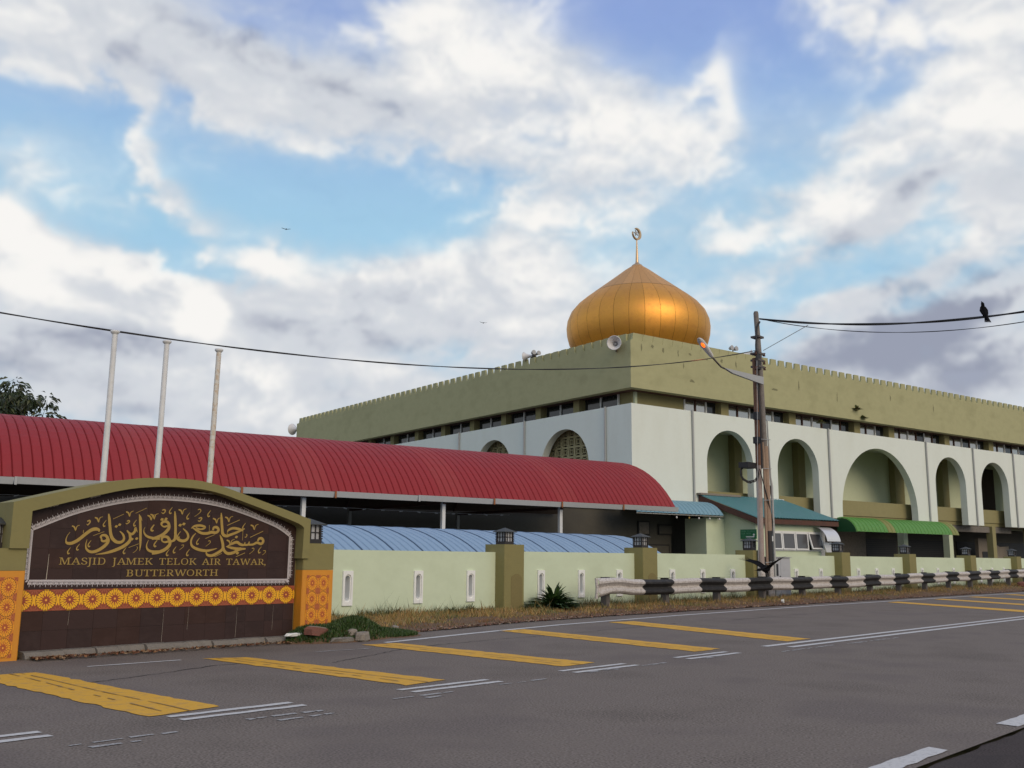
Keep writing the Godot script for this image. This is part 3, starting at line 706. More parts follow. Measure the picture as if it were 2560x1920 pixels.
func build_mosque() -> void:
	var mq := thing("mosque", "large two storey mosque with white arcade screen, olive parapet and gold onion dome", "mosque", fap(26.02, 28.0), FB)
	var LX := 38.0; var LZ := 31.9
	var L := Basis(Vector3(0, 0, -1), Vector3.UP, Vector3(1, 0, 0))      # left facade: local x runs back, z runs inwards
	# core volumes
	part("upper_wall", MB.new().span(Vector3(0.85, 6.9, -0.85), Vector3(LX - 0.5, 9.3, -LZ + 0.5)), M.olive, mq)
	part("veranda_wall", MB.new().span(Vector3(2.3, 2.95, -2.3), Vector3(LX - 1.0, 6.85, -LZ + 1.0)), M.pale, mq)
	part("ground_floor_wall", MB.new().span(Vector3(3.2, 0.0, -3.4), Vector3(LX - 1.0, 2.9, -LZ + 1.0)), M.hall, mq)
	part("veranda_ceiling", MB.new().span(Vector3(0.36, 6.62, -0.36), Vector3(LX, 6.88, -LZ)), M.screen, mq)
	part("veranda_floor", MB.new().span(Vector3(0.75, 2.96, -0.75), Vector3(LX, 3.14, -LZ)), M.olive, mq)
	part("parapet", MB.new().span(Vector3(-0.04, 7.65, -0.3), Vector3(LX, 9.545, 0.04)), M.parapet, mq)
	part("parapet", MB.new().span(Vector3(-0.04, 7.65, -LZ), Vector3(0.3, 9.545, -0.302)), M.parapet, mq)
	part("parapet", MB.new().span(Vector3(LX - 0.3, 7.65, -LZ), Vector3(LX - 0.002, 9.54, -0.304)), M.parapet, mq)
	part("roof_slab", MB.new().span(Vector3(0.3, 7.68, -0.3), Vector3(LX - 0.3, 7.9, -LZ + 0.1)), M.fascia, mq)
	# solid upstand behind the merlons near the corner
	part("corner_upstand", MB.new().span(Vector3(0.14, 9.545, -0.3), Vector3(7.9, 9.858, 0.018)), M.parapet, mq)
	part("corner_upstand", MB.new().span(Vector3(0.03, 9.545, -6.4), Vector3(0.3, 9.858, -0.302)), M.parapet, mq)
	# merlons
	var mp := PackedVector2Array()
	for s in [-1, 1]:
		var col := []
		for k in 9:
			var f := k / 8.0
			col.append(Vector2(s * lerpf(0.272, 0.165, pow(f, 0.32)), 0.31 * f))
		if s == 1:
			col.reverse()
		mp.append_array(PackedVector2Array(col))
	var mm := MB.new().prism(mp, -0.045, 0.045).mesh()
	var q := 0.28
	while q < LX:
		part("merlon", mm, M.parapet, mq, Vector3(q, 9.545, -0.012), Basis()); q += 0.555
	q = 0.85
	while q < LZ:
		part("merlon", mm, M.parapet, mq, Vector3(0.012, 9.545, -q), L); q += 0.555
	# white arcade screens
	var ra := [[5.62, 1.43, 6.40], [10.08, 1.43, 6.40], [16.22, 3.06, 6.40], [22.45, 1.43, 6.40], [26.82, 1.41, 6.40], [33.6, 1.43, 6.4]]
	part("arcade_screen", MB.new().prism(arch_comb(0.0, LX, 2.94, 7.03, ra), -0.35, 0.0), M.screen, mq)
	var la := [[3.82, 1.6, 6.40], [9.08, 1.43, 6.42], [15.2, 3.0, 6.4], [21.4, 1.43, 6.4], [26.6, 1.6, 6.4]]
	part("arcade_screen", MB.new().prism(arch_comb(0.0, LZ - 0.352, 2.94, 7.03, la), 0.0, 0.35), M.screen, mq, Vector3(0, 0, -0.352), L)
	# olive balcony beams and columns behind the arches
	part("balcony_beam", MB.new().span(Vector3(0.8, 3.15, -0.95), Vector3(LX, 3.86, -0.7)), M.olive, mq)
	part("balcony_beam", MB.new().span(Vector3(0.7, 3.15, -LZ), Vector3(0.95, 3.86, -0.98)), M.olive, mq)
	for x in [[8.1, 8.6], [12.6, 13.1], [20.5, 21.3], [25.0, 25.6], [28.4, 28.9], [32.5, 33.0]]:
		part("veranda_column", MB.new().span(Vector3(x[0], 3.14, -2.31), Vector3(x[1], 6.62, -1.95)), M.olive, mq)
	part("doorway_shade", MB.new().span(Vector3(29.3, 3.14, -2.32), Vector3(31.0, 6.4, -2.27)), M.timber, mq)  # dark panel paints in the shade of an open door
	# lattice blocks in the left arches
	var lb := MB.new()
	for s in 4:
		var a := s * PI / 2
		var d := Vector3(cos(a), sin(a), 0)
		lb.box(d * 0.195, Vector3(0.04 if s % 2 == 0 else 0.43, 0.43 if s % 2 == 0 else 0.04, 0.1))
		lb.box(Vector3(cos(a + PI / 4), sin(a + PI / 4), 0) * 0.19, Vector3(0.2, 0.035, 0.08), Basis(Vector3(0, 0, 1), a + PI / 4))
		lb.box(d * 0.09, Vector3(0.035, 0.13, 0.08), Basis(Vector3(0, 0, 1), a))
	var lbm := lb.mesh()
	for ar in [[3.82, 1.6], [9.08, 1.43]]:
		for ix in 8:
			for iy in 6:
				var p := Vector2(ar[0] + (ix - 3.5) * 0.43, 4.2 + iy * 0.43)
				part("lattice_block", lbm, M.lattice, mq, Vector3(0.62, p.y, -p.x - 0.352), L)
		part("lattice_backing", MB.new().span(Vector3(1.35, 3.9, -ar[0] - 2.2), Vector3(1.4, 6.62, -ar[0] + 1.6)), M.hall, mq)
	# clerestory strip: olive piers, mullions, panes
	for x in [5.98, 10.5, 15.4, 18.25, 23.3, 27.75]:
		part("pier", MB.new().span(Vector3(x - 0.24, 6.9, -0.84), Vector3(x + 0.24, 7.68, -0.55)), M.olive, mq)
	part("corner_panel", MB.new().span(Vector3(0.8, 6.9, -0.86), Vector3(3.7, 7.68, -0.8)), M.olive, mq)
	part("corner_post", MB.new().span(Vector3(0.84, 6.9, -0.8), Vector3(0.98, 7.66, -0.7)), M.pale, mq)
	var bays := [[3.75, 5.7], [6.25, 10.2], [10.78, 15.1], [15.68, 17.95], [18.55, 23.0], [23.6, 27.45], [28.05, 32.0]]
	for b in bays:
		var n := int(round((b[1] - b[0]) / 0.72))
		var w: float = (b[1] - b[0]) / n
		for k in n:
			var film := not (k == n - 1 or (n > 4 and k == n / 2))
			var wn := part("clerestory_window", MB.new().span(Vector3(b[0] + k * w + 0.04, 6.9, -0.83), Vector3(b[0] + (k + 1) * w - 0.04, 7.66, -0.80)), M.glass_film if film else M.glass_dark, mq)
			part("mullion", MB.new().span(Vector3(b[0] + k * w - 0.035, 6.9, -0.82), Vector3(b[0] + k * w + 0.035, 7.66, -0.76)), M.fascia if k % 2 == 1 else M.frame_white, wn)
	q = 1.6
	var kk := 0
	while q < LZ - 3.0:
		for k in 2:
			var wn := part("clerestory_window", MB.new().span(Vector3(0.80, 6.9, -q - 1.08 * (k + 1) + 0.03), Vector3(0.83, 7.66, -q - 1.08 * k - 0.03)), M.glass_dark, mq)
			part("mullion", MB.new().span(Vector3(0.74, 6.9, -q - 1.08 * k - 0.03), Vector3(0.82, 7.66, -q - 1.08 * k + 0.03)), M.frame_white, wn)
		part("pier", MB.new().span(Vector3(0.55, 6.9, -q - 2.62), Vector3(0.84, 7.68, -q - 2.24)), M.olive, mq)
		q += 2.68
	# downpipes
	for x in [3.36, 12.30, 20.28, 24.72, 28.9]:
		part("downpipe", MB.new().tube([Vector3(x, 2.9, 0.05), Vector3(x, 7.05, 0.05)], 0.045, 8), M.pipe, mq)
	for z in [1.5, 6.95, 12.3]:
		part("downpipe", MB.new().tube([Vector3(-0.05, 2.9, -z), Vector3(-0.05, 7.05, -z)], 0.045, 8), M.pipe, mq)
	# ground floor under the screen
	for x in [18.85, 22.95, 27.3, 31.3, 35.4]:
		part("ground_column", MB.new().span(Vector3(x, 0, -0.95), Vector3(x + 0.35, 2.96, -0.6)), M.pale if x < 27.0 else M.olive, mq)
	part("ground_beam", MB.new().span(Vector3(22.0, 2.62, -1.1), Vector3(29.6, 2.94, -0.75)), M.concrete, mq)
	for x in [[19.7, 22.4], [23.5, 27.1], [28.4, 31.2], [32.0, 36.0]]:
		var sh := MB.new()
		for k in 22:
			sh.span(Vector3(x[0], 0.1 * k, -3.38), Vector3(x[1], 0.1 * k + 0.085, -3.33))
		part("roller_shutter", sh, M.shutter, mq)
	part("store_wall", MB.new().span(Vector3(16.0, 0, -3.38), Vector3(19.65, 2.6, -3.32)), M.concrete, mq)
	part("kiosk_wall", MB.new().prism(PackedVector2Array([Vector2(28.3, 0), Vector2(31.6, 0), Vector2(31.6, 1.95), Vector2(30.6, 1.9), Vector2(29.2, 2.35), Vector2(28.3, 2.35)]), -2.2, -2.0), M.stone, mq)
	part("kiosk_shutter", MB.new().span(Vector3(28.65, 0, -2.02), Vector3(30.2, 1.62, -1.97)), M.shutter, mq)
	# rain stains on the parapet, ragged patches of dark growth
	var stains := [[0.55, 9.50, 0.10, 0.36], [1.15, 9.52, 0.20, 0.18], [1.75, 9.50, 0.16, 0.30], [2.6, 9.50, 0.10, 0.34], [3.3, 9.46, 0.22, 0.14], [4.3, 9.36, 0.14, 0.12], [2.9, 9.0, 0.10, 0.30], [5.2, 9.46, 0.18, 0.22], [6.1, 9.5, 0.12, 0.40], [10.3, 9.1, 0.10, 0.55], [13.1, 8.9, 0.09, 0.6], [17.4, 9.2, 0.1, 0.4], [21.2, 9.1, 0.12, 0.5], [3.4, 8.35, 0.35, 0.16], [8.6, 8.55, 0.5, 0.14]]
	for q2 in stains:
		var sp := PackedVector2Array()
		for k in 18:
			var t := TAU * k / 18.0
			var rr := rng.randf_range(0.45, 1.0)
			sp.append(Vector2(q2[0] + cos(t) * q2[2] * 0.5 * rr, q2[1] - q2[3] * 0.5 + sin(t) * q2[3] * 0.5 * rr))
		part("rain_stain", MB.new().prism(sp, 0.041, 0.043), M.rain_stain, mq)
	# dome
	var dc := Vector3(15.75, 0, -16.25)
	part("drum", MB.new().lathe([Vector2(3.6, 7.9), Vector2(3.6, 13.3)], 40, dc), M.olive, mq)
	var prof := [Vector2(3.3, 13.2), Vector2(3.75, 13.45), Vector2(4.08, 13.85), Vector2(4.33, 14.3), Vector2(4.46, 14.8), Vector2(4.5, 15.3), Vector2(4.44, 15.75), Vector2(4.22, 16.28), Vector2(3.80, 16.78), Vector2(3.30, 17.2), Vector2(2.92, 17.48)]
	var prof2 := [Vector2(2.90, 17.5), Vector2(2.31, 17.95), Vector2(1.47, 18.58), Vector2(0.83, 19.08), Vector2(0.30, 19.44)]
	var inner := []
	for p in prof + prof2:
		inner.append(Vector2(p.x - 0.02, p.y - 0.015))
	var dome := part("dome", MB.new().lathe(inner, 64), M.dome_seam, mq, dc)
	dome.set_meta("label", "gold onion dome of narrow metal gores")
	var NG := 30
	var fine := []
	for k in prof.size() - 1:
		for s in 2:
			fine.append(prof[k].lerp(prof[k + 1], s * 0.5))
	fine.append(prof[-1])
	var gap := 0.002
	var gm := MB.new().lathe(fine, 4, Vector3.ZERO, gap, TAU / NG - gap).mesh()
	var gm2 := MB.new().lathe(prof2, 4, Vector3.ZERO, gap, TAU / NG - gap).mesh()
	for k in NG:
		part("dome_panel", gm, M.dome[(k * 7 + k / 3) % 4], dome, Vector3.ZERO, Basis(Vector3.UP, TAU * k / NG + 0.07))
		part("cone_panel", gm2, M.dome_cap[(k * 5 + k / 4) % 3], dome, Vector3.ZERO, Basis(Vector3.UP, TAU * k / NG + 0.07))
	var fin := part("finial", MB.new().lathe([Vector2(0.36, 19.40), Vector2(0.33, 19.47), Vector2(0.16, 19.58), Vector2(0.10, 19.68), Vector2(0.075, 20.2), Vector2(0.05, 20.8), Vector2(0.035, 21.22)], 14), M.finial, mq, dc)
	var cr := PackedVector2Array()
	for k in 25:
		var t := deg_to_rad(-240.0 + 300.0 * k / 24.0)
		cr.append(Vector2(cos(t), sin(t)) * 0.37)
	for k in range(24, -1, -1):
		var t := deg_to_rad(-232.0 + 284.0 * k / 24.0)
		cr.append(Vector2(cos(t), sin(t)) * 0.29 + Vector2(-0.035, 0.055))
	var turn := Basis(Vector3.UP, deg_to_rad(42.0) - 0.6262)
	var cb := Basis(Vector3(0, 0, 1), deg_to_rad(48.0)).scaled(Vector3.ONE * 1.08)
	part("crescent", MB.new().prism(cr, -0.06, 0.06), M.finial, fin, Vector3(0, 21.56, 0), turn * cb)
	var stp := PackedVector2Array()
	for k in 10:
		var t := PI / 2 + TAU * k / 10.0
		stp.append(Vector2(cos(t), sin(t)) * (0.22 if k % 2 == 0 else 0.09))
	part("star", MB.new().prism(stp, -0.03, 0.03), M.horn_grey, fin, Vector3(0, 21.58, 0) + turn * Vector3(-0.06, 0.03, 0), turn * Basis(Vector3(0, 0, 1), 0.3))

# ---------------------------------------------------------------- ribbed sheet roofs
# one sheet: ribs across local x, curved in the y/z plane along arc points (z forward, y up)
func rib_sheet(width: float, ribs: int, hump: float, valley: float, arc: Array, lip := 0.0) -> ArrayMesh:
	var m := MB.new()
	var cs := []
	var p := width / ribs
	for k in ribs:
		var va := valley * (1.9 if k == 0 and lip < 0.0 else 1.0)
		cs.append(Vector2(k * p, lip if k == 0 else 0.0)); cs.append(Vector2(k * p + va, hump * 0.8)); cs.append(Vector2(k * p + va * 2.0, hump)); cs.append(Vector2((k + 1) * p - valley * 2.2, hump)); cs.append(Vector2((k + 1) * p - valley, hump * 0.8))
	cs.append(Vector2(width, 0))
	var nr := []
	for k in arc.size():
		var d: Vector2 = (arc[mini(k + 1, arc.size() - 1)] - arc[maxi(k - 1, 0)]).normalized()
		nr.append(Vector2(d.y, -d.x))
	for i in arc.size() - 1:
		for k in cs.size() - 1:
			var P := []
			for w in [[i, k], [i, k + 1], [i + 1, k + 1], [i + 1, k]]:
				var a: Vector2 = arc[w[0]] + nr[w[0]] * cs[w[1]].y
				P.append(Vector3(cs[w[1]].x, a.y, a.x))
			m.quad(P[0], P[1], P[2], P[3])
	return m.mesh()
func arc_pts(z0: float, y0: float, z1: float, y1: float, bulge: float, n: int) -> Array:
	# circle arc from (z0,y0) to (z1,y1) bulging upwards by bulge
	var a := Vector2(z0, y0); var b := Vector2(z1, y1)
	var c := (b - a).length() * 0.5
	var r := (c * c + bulge * bulge) / (2.0 * bulge)
	var up := (b - a).normalized().orthogonal()
	if up.y < 0.0:
		up = -up
	var ctr := (a + b) * 0.5 - up * (r - bulge)
	var t0 := (a - ctr).angle(); var t1 := (b - ctr).angle()
	if t1 - t0 > PI:
		t1 -= TAU
	if t0 - t1 > PI:
		t1 += TAU
	var o := []
	for k in n + 1:
		var t := lerpf(t0, t1, float(k) / n)
		o.append(ctr + Vector2(cos(t), sin(t)) * r)
	return o
func build_canopies() -> void:
	# red barrel canopy; its base line is the front eave at the right end
	var tilt := Basis(Vector3(0, 0, 1), 0.005)
	var rc := thing("red_canopy", "long red ribbed barrel vault canopy with grey gutter in front of the mosque", "canopy", fap(22.76, 22.5), FB)
	var arc := arc_pts(0.0, 2.64, -6.0, 2.64, 1.62, 22)
	var sheet := rib_sheet(0.8, 4, 0.036, 0.016, arc)
	var n := 40
	for k in n:
		var x := -0.8 * (k + 1)
		part("roof_sheet", sheet, M.red if (k * 7) % 5 != 0 else M.red_faded, rc, Vector3(x, x * 0.005, 0))
	var gut := MB.new()
	var gp := PackedVector2Array([Vector2(0.0, 0.0), Vector2(0.13, 0.0), Vector2(0.15, 0.145), Vector2(0.135, 0.145), Vector2(0.118, 0.015), Vector2(0.012, 0.015), Vector2(0.0, 0.145)])
	gut.prism(gp, 0.0, 2.38)
	var gmesh := gut.mesh()
	var gb := Basis(Vector3(0, 0, 1), Vector3.UP, Vector3(-1, 0, 0))
	for k in 14:
		var x := -2.4 * k
		part("gutter", gmesh, M.galv, rc, Vector3(x, 2.50 + x * 0.005, 0.0), gb)
		part("gutter_bracket", MB.new().span(Vector3(-0.02, 2.49, 0.14), Vector3(0.03, 2.655, 0.165)), M.rust if (k * 3) % 4 != 1 else M.galv, rc, Vector3(x - 2.36, (x - 2.36) * 0.005, 0))
	for x in [-4.55, -8.6, -12.65, -16.7, -20.8, -25.0]:
		part("post", MB.new().span(Vector3(x - 0.05, 0, -0.25), Vector3(x + 0.05, 2.56, -0.15)), M.flag_white, rc)
		part("post", MB.new().span(Vector3(x - 0.05, 0, -5.8), Vector3(x + 0.05, 2.5, -5.7)), M.pipe, rc)
		var rf := []
		for p in arc:
			rf.append(Vector3(x, p.y - 0.06 + x * 0.005, p.x))
		part("roof_rib", MB.new().tube(rf, 0.03, 6), M.fascia, rc)
		part("tie_beam", MB.new().span(Vector3(x - 0.04, 2.42, -5.8), Vector3(x + 0.04, 2.5, -0.1)), M.fascia, rc)
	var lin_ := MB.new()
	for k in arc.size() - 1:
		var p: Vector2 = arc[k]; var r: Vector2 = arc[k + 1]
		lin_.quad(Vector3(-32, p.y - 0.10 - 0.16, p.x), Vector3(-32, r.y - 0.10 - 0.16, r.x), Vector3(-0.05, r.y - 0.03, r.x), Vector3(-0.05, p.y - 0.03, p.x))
	part("shade_lining", lin_, M.timber, rc)  # dark sheet added to put the shade under the roof into colour
	# hall closing the court, shade under the canopy painted into its colour
	var hb := thing("hall", "low hall coloured dark for the shade behind the red canopy posts", "building", fap(22.76, 28.7), FB)
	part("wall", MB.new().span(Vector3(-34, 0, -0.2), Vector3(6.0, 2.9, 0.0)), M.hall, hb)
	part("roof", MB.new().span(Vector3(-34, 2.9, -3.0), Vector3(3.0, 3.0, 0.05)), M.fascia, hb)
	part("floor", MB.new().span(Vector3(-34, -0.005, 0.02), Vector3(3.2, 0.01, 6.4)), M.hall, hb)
	# white cord with rags strung under the canopy
	var cord := MB.new()
	var prev := Vector3.ZERO
	for k in 70:
		var f := k / 69.0
		var p := Vector3(lerpf(-20.0, 0.0, f), -0.02 * sin(f * PI * 5.0), 0)
		if k > 0:
			cord.tube([prev, p], 0.006, 5)
			if k % 2 == 0:
				cord.box(p + Vector3(0, -0.012, 0), Vector3(0.10, 0.028, 0.02), Basis(Vector3(0, 0, 1), rng.randf_range(-0.3, 0.3)))
		prev = p
	tag(solo("rag_cord", cord, M.flag_white, fap(17.6, 24.4, 2.30), FB * Basis(Vector3(0, 0, 1), 0.002)), "thin white cord with knotted rags strung in the dark under red canopy", "cord")
	# blue barrel canopy along the boundary wall
	var bc := thing("blue_canopy", "low light blue ribbed barrel canopy right behind the boundary wall", "canopy", rdp(21.6, 14.75), RB)
	var ba := arc_pts(0.0, 0.98, -3.9, 0.98, 0.63, 16)
	var bs := rib_sheet(0.76, 4, 0.036, 0.018, ba, -0.04)
	for k in 21:
		part("roof_sheet", bs, M.blue, bc, Vector3(-0.76 * (k + 1), 0, 0))
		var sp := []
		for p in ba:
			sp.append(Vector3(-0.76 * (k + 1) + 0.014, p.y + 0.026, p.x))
		part("dark_joint_line", MB.new().tube(sp, 0.02, 5), M.blue_seam, bc)  # dark line added along each sheet joint
	for k in 7:
		for z in [-0.1, -3.8]:
			part("post", MB.new().tube([Vector3(-0.2 - 2.5 * k, 0, z), Vector3(-0.2 - 2.5 * k, 1.02, z)], 0.025, 8), M.pipe, bc)
	# teal awning between red canopy and shed
	var ta := thing("teal_awning", "short curved teal awning between the red canopy and the shed", "awning", fap(24.9, 28.0), FB)
	var aa := arc_pts(1.45, 2.70, 0.02, 3.17, 0.26, 10)
	var ash := rib_sheet(0.66, 3, 0.045, 0.024, aa)
	for k in 7:
		part("roof_sheet", ash, M.teal_awning, ta, Vector3(0.66 * k, 0, 0))
	part("wall_plate", MB.new().span(Vector3(0, 3.16, -0.02), Vector3(4.6, 3.26, 0.1)), M.stone, ta)
	part("front_rail", MB.new().tube([Vector3(0, 2.68, 1.42), Vector3(4.6, 2.68, 1.42)], 0.02, 6), M.pipe, ta)
	var bulbs := [2.05, 2.72, 3.25, 3.85, 4.4]
	for k in bulbs.size():
		var b := thing("light_bulb", ["pale bulb under teal awning nearest the red canopy", "yellow bulb under teal awning, second from the red canopy", "small pale bulb at the middle of teal awning edge", "pale bulb under teal awning, second from the shed", "pale bulb under teal awning nearest the shed"][k], "bulb", ta.transform * Vector3(bulbs[k], 2.66, 1.42), Basis(), "bulbs under the teal awning")
		part("socket", MB.new().tube([Vector3(0, 0, 0), Vector3(0, -0.04, 0)], 0.014, 8), M.black, b)
		part("globe", MB.new().lathe([Vector2(0.004, -0.125), Vector2(0.03, -0.11), Vector2(0.038, -0.085), Vector2(0.03, -0.06), Vector2(0.014, -0.04)], 10), M.gold_paint if k == 1 else M.horn, b)

func build_shed() -> void:
	# origin: left front corner of the shed at the ground
	var s := thing("shed", "pale green lean-to shed with teal roof and a row of tilted windows", "shed", fap(29.9, 25.3), FB)
	var W := 3.95
	# front wall around the window opening (0.85..3.85 x 1.43..2.12)
	part("front_wall", MB.new().span(Vector3(0, 0, -0.12), Vector3(W, 1.40, 0)), M.wall, s)
	part("front_wall", MB.new().span(Vector3(0, 2.14, -0.12), Vector3(W, 2.62, 0)), M.wall, s)
	part("front_wall", MB.new().span(Vector3(0, 1.40, -0.12), Vector3(0.62, 2.14, 0)), M.wall, s)
	part("front_wall", MB.new().span(Vector3(3.86, 1.40, -0.12), Vector3(W, 2.14, 0)), M.wall, s)
	part("side_wall", MB.new().prism(PackedVector2Array([Vector2(-2.7, 0), Vector2(-0.122, 0), Vector2(-0.122, 2.60), Vector2(-2.7, 3.48)]), -0.12, 0.0), M.pale, s, Vector3(0, 0, 0), Basis(Vector3(0, 0, 1), Vector3.UP, Vector3(-1, 0, 0)))
	part("side_wall", MB.new().prism(PackedVector2Array([Vector2(-2.7, 0), Vector2(-0.122, 0), Vector2(-0.122, 2.60), Vector2(-2.7, 3.48)]), -0.12, 0.0), M.pale, s, Vector3(W - 0.12, 0, 0), Basis(Vector3(0, 0, 1), Vector3.UP, Vector3(-1, 0, 0)))
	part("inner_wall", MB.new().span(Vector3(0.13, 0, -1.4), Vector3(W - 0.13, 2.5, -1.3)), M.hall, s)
	# annexe wall beside it
	part("annexe_wall", MB.new().span(Vector3(-1.05, 0, -2.7), Vector3(-0.005, 2.62, -1.57)), M.wall, s)
	# roof: ribbed sheets from the screen wall down to the eave
	var x0 := -0.26; var x1 := 4.84
	var line := [Vector2(0.32, 2.605), Vector2(-0.6, 2.915), Vector2(-1.7, 3.286), Vector2(-2.68, 3.615)]
	var nsh := 7
	var w := (x1 - x0) / nsh
	var sh := rib_sheet(w, 4, 0.045, 0.03, line)
	for k in nsh:
		part("roof_sheet", sh, M.teal, s, Vector3(x0 + k * w, 0, 0))
	part("fascia", MB.new().span(Vector3(x0 + 0.03, 2.40, 0.25), Vector3(x1 - 0.05, 2.585, 0.28)), M.fascia, s)
	for x in [x0 + 0.02, x1 - 0.04]:
		part("barge_board", MB.new().prism(PackedVector2Array([Vector2(0.26, 2.38), Vector2(0.26, 2.60), Vector2(-2.67, 3.60), Vector2(-2.67, 3.34)]), 0.0, 0.03), M.fascia, s, Vector3(x, 0, 0), Basis(Vector3(0, 0, 1), Vector3.UP, Vector3(-1, 0, 0)))
	part("flashing", MB.new().span(Vector3(x0 - 0.1, 3.60, -2.69), Vector3(x0 + 2.3, 3.68, -2.45)), M.stone, s)
	part("flashing", MB.new().span(Vector3(x0 + 4.2, 3.58, -2.69), Vector3(x1 + 0.1, 3.63, -2.55)), M.frame_white, s)
	# windows: outer frame and four tilting casements
	part("window_frame", MB.new().span(Vector3(0.6, 1.385, -0.02), Vector3(3.9, 1.435, 0.04)), M.frame_white, s)
	part("window_frame", MB.new().span(Vector3(0.6, 2.105, -0.02), Vector3(3.9, 2.155, 0.04)), M.frame_white, s)
	for k in 4:
		var wx := 0.66 + k * 0.805
		var open := 0.30 if k == 3 else 0.06
		var cas := Node3D.new()
		cas.name = "casement"
		s.add_child(cas, true)
		cas.position = Vector3(wx, 2.10, 0.03)
		cas.rotation.x = -open
		var fr := MB.new()
		fr.span(Vector3(0, -0.67, 0), Vector3(0.06, 0, 0.04)); fr.span(Vector3(0.72, -0.67, 0), Vector3(0.78, 0, 0.04))
		fr.span(Vector3(0.06, -0.67, 0), Vector3(0.72, -0.62, 0.04)); fr.span(Vector3(0.06, -0.05, 0), Vector3(0.72, 0, 0.04))
		part("frame", fr, M.frame_white, cas)
		part("pane", MB.new().span(Vector3(0.06, -0.62, 0.012), Vector3(0.72, -0.05, 0.022)), M.glass_shed, cas)
	# grey end panel
	part("end_panel", MB.new().span(Vector3(W + 0.005, 0, -0.3), Vector3(W + 0.55, 2.35, -0.2)), M.galv, s)
	# steel hood
	var hd := thing("steel_hood", "curved shiny stainless steel hood at the right end of the shed windows", "hood", s.transform * Vector3(3.46, 1.3, 0.06), FB)
	var ha := arc_pts(0.62, 0.47, 0.0, 1.06, 0.16, 10)
	var hm := MB.new()
	for k in ha.size() - 1:
		var a: Vector2 = ha[k]; var b: Vector2 = ha[k + 1]
		hm.quad(Vector3(0, a.y, a.x), Vector3(0.86, a.y, a.x), Vector3(0.86, b.y, b.x), Vector3(0, b.y, b.x))
		hm.quad(Vector3(0, a.y - 0.01, a.x), Vector3(0, b.y - 0.01, b.x), Vector3(0.86, b.y - 0.01, b.x), Vector3(0.86, a.y - 0.01, a.x))
	part("hood_sheet", hm, M.steel, hd)
	part("hood_rim", MB.new().tube([Vector3(-0.02, 0.47, 0.62), Vector3(0.88, 0.47, 0.62)], 0.014, 6), M.post, hd)
	part("hood_chute", MB.new().prism(PackedVector2Array([Vector2(0.12, 0.44), Vector2(0.66, 0.44), Vector2(0.66, -0.12), Vector2(0.42, -0.14)]), 0.30, 0.33), M.steel, hd)
	# green direction board on the shed's left wall
	var gs := thing("direction_board", "green board with white bent arrow beside the utility pole", "sign", fap(29.86, 25.62, 1.82), FB * Basis(Vector3.UP, -PI / 2))
	part("board", MB.new().span(Vector3(-0.4, 0, 0.0), Vector3(0.4, 0.36, 0.02)), M.board_green, gs)
	var arm := MB.new()
	arm.span(Vector3(-0.12, 0.06, 0.021), Vector3(0.29, 0.095, 0.026)); arm.span(Vector3(0.255, 0.095, 0.021), Vector3(0.29, 0.15, 0.026))
	arm.prism(PackedVector2Array([Vector2(0.21, 0.14), Vector2(0.335, 0.14), Vector2(0.2725, 0.205)]), 0.021, 0.026)
	part("arrow", arm, M.frame_white, gs)
	var wd := MB.new()
	for row in [[0.265, [[-0.34, -0.1], [-0.05, 0.03], [0.08, 0.34]]], [0.175, [[-0.34, -0.17], [-0.08, 0.15]]]]:
		for ww in row[1]:
			var x: float = ww[0]
			while x < ww[1] - 0.02:
				wd.span(Vector3(x, row[0], 0.021), Vector3(x + 0.012, row[0] + 0.055, 0.024))
				if rng.randf() < 0.7:
					wd.span(Vector3(x + 0.012, row[0] + [0.0, 0.022, 0.043][rng.randi() % 3], 0.021), Vector3(x + 0.03, row[0] + 0.012 + 0.043 * float(rng.randi() % 2), 0.024))
				x += 0.046
	part("lettering", wd, plain(Color(0.10, 0.26, 0.16), 0.6), gs)
	# notice boards in the dark recess
	for nb in [[26.9, 1.95, 0.62, 0.55, "dark framed notice board with pale print, upper left in the recess"], [28.0, 1.98, 0.78, 0.42, "dark green poster board beside the notice, upper right in the recess"], [27.4, 1.1, 1.2, 0.5, "wide low dark framed board in the recess left of the shed"]]:
		var b := thing("notice_board", nb[4], "notice board", fap(nb[0], 28.66, nb[1]), FB, "boards in the recess beside the shed")
		part("frame", MB.new().span(Vector3(0, 0, 0), Vector3(nb[2], nb[3], 0.03)), M.black, b)
		part("panel", MB.new().span(Vector3(0.05, 0.05, 0.03), Vector3(nb[2] - 0.05, nb[3] - 0.05, 0.036)), M.hall if nb[2] > 0.7 else M.concrete, b)
	# green awning on the facade
	var ga := thing("green_awning", "curved moss stained green corrugated awning under the wide middle arch", "awning", fap(38.7, 28.0), FB)
	var arc := arc_pts(1.02, 2.32, 0.03, 2.93, 0.24, 12)
	var gsh := rib_sheet(0.6, 2, 0.055, 0.034, arc)
	for k in 14:
		part("roof_sheet", gsh, M.green_stained if k == 4 or k == 13 else M.green_awning, ga, Vector3(0.6 * k, 0, 0))
	var ep := PackedVector2Array([Vector2(0.03, 2.34)])
	for p in arc:
		ep.append(Vector2(p.x, p.y - 0.01))
	part("end_panel", MB.new().prism(ep, 0.0, 0.02), M.green_dark, ga, Vector3(0.0, 0, 0), Basis(Vector3(0, 0, 1), Vector3.UP, Vector3(-1, 0, 0)))
	for k in 6:
		var p: Vector2 = arc[1 + k * 2]
		part("purlin", MB.new().tube([Vector3(0, p.y - 0.03, p.x), Vector3(8.4, p.y - 0.03, p.x)], 0.014, 5), M.green_dark, ga)
	part("loose_plank", MB.new().span(Vector3(0.6, 2.945, 0.1), Vector3(1.6, 2.985, 0.3)), M.stone, ga)

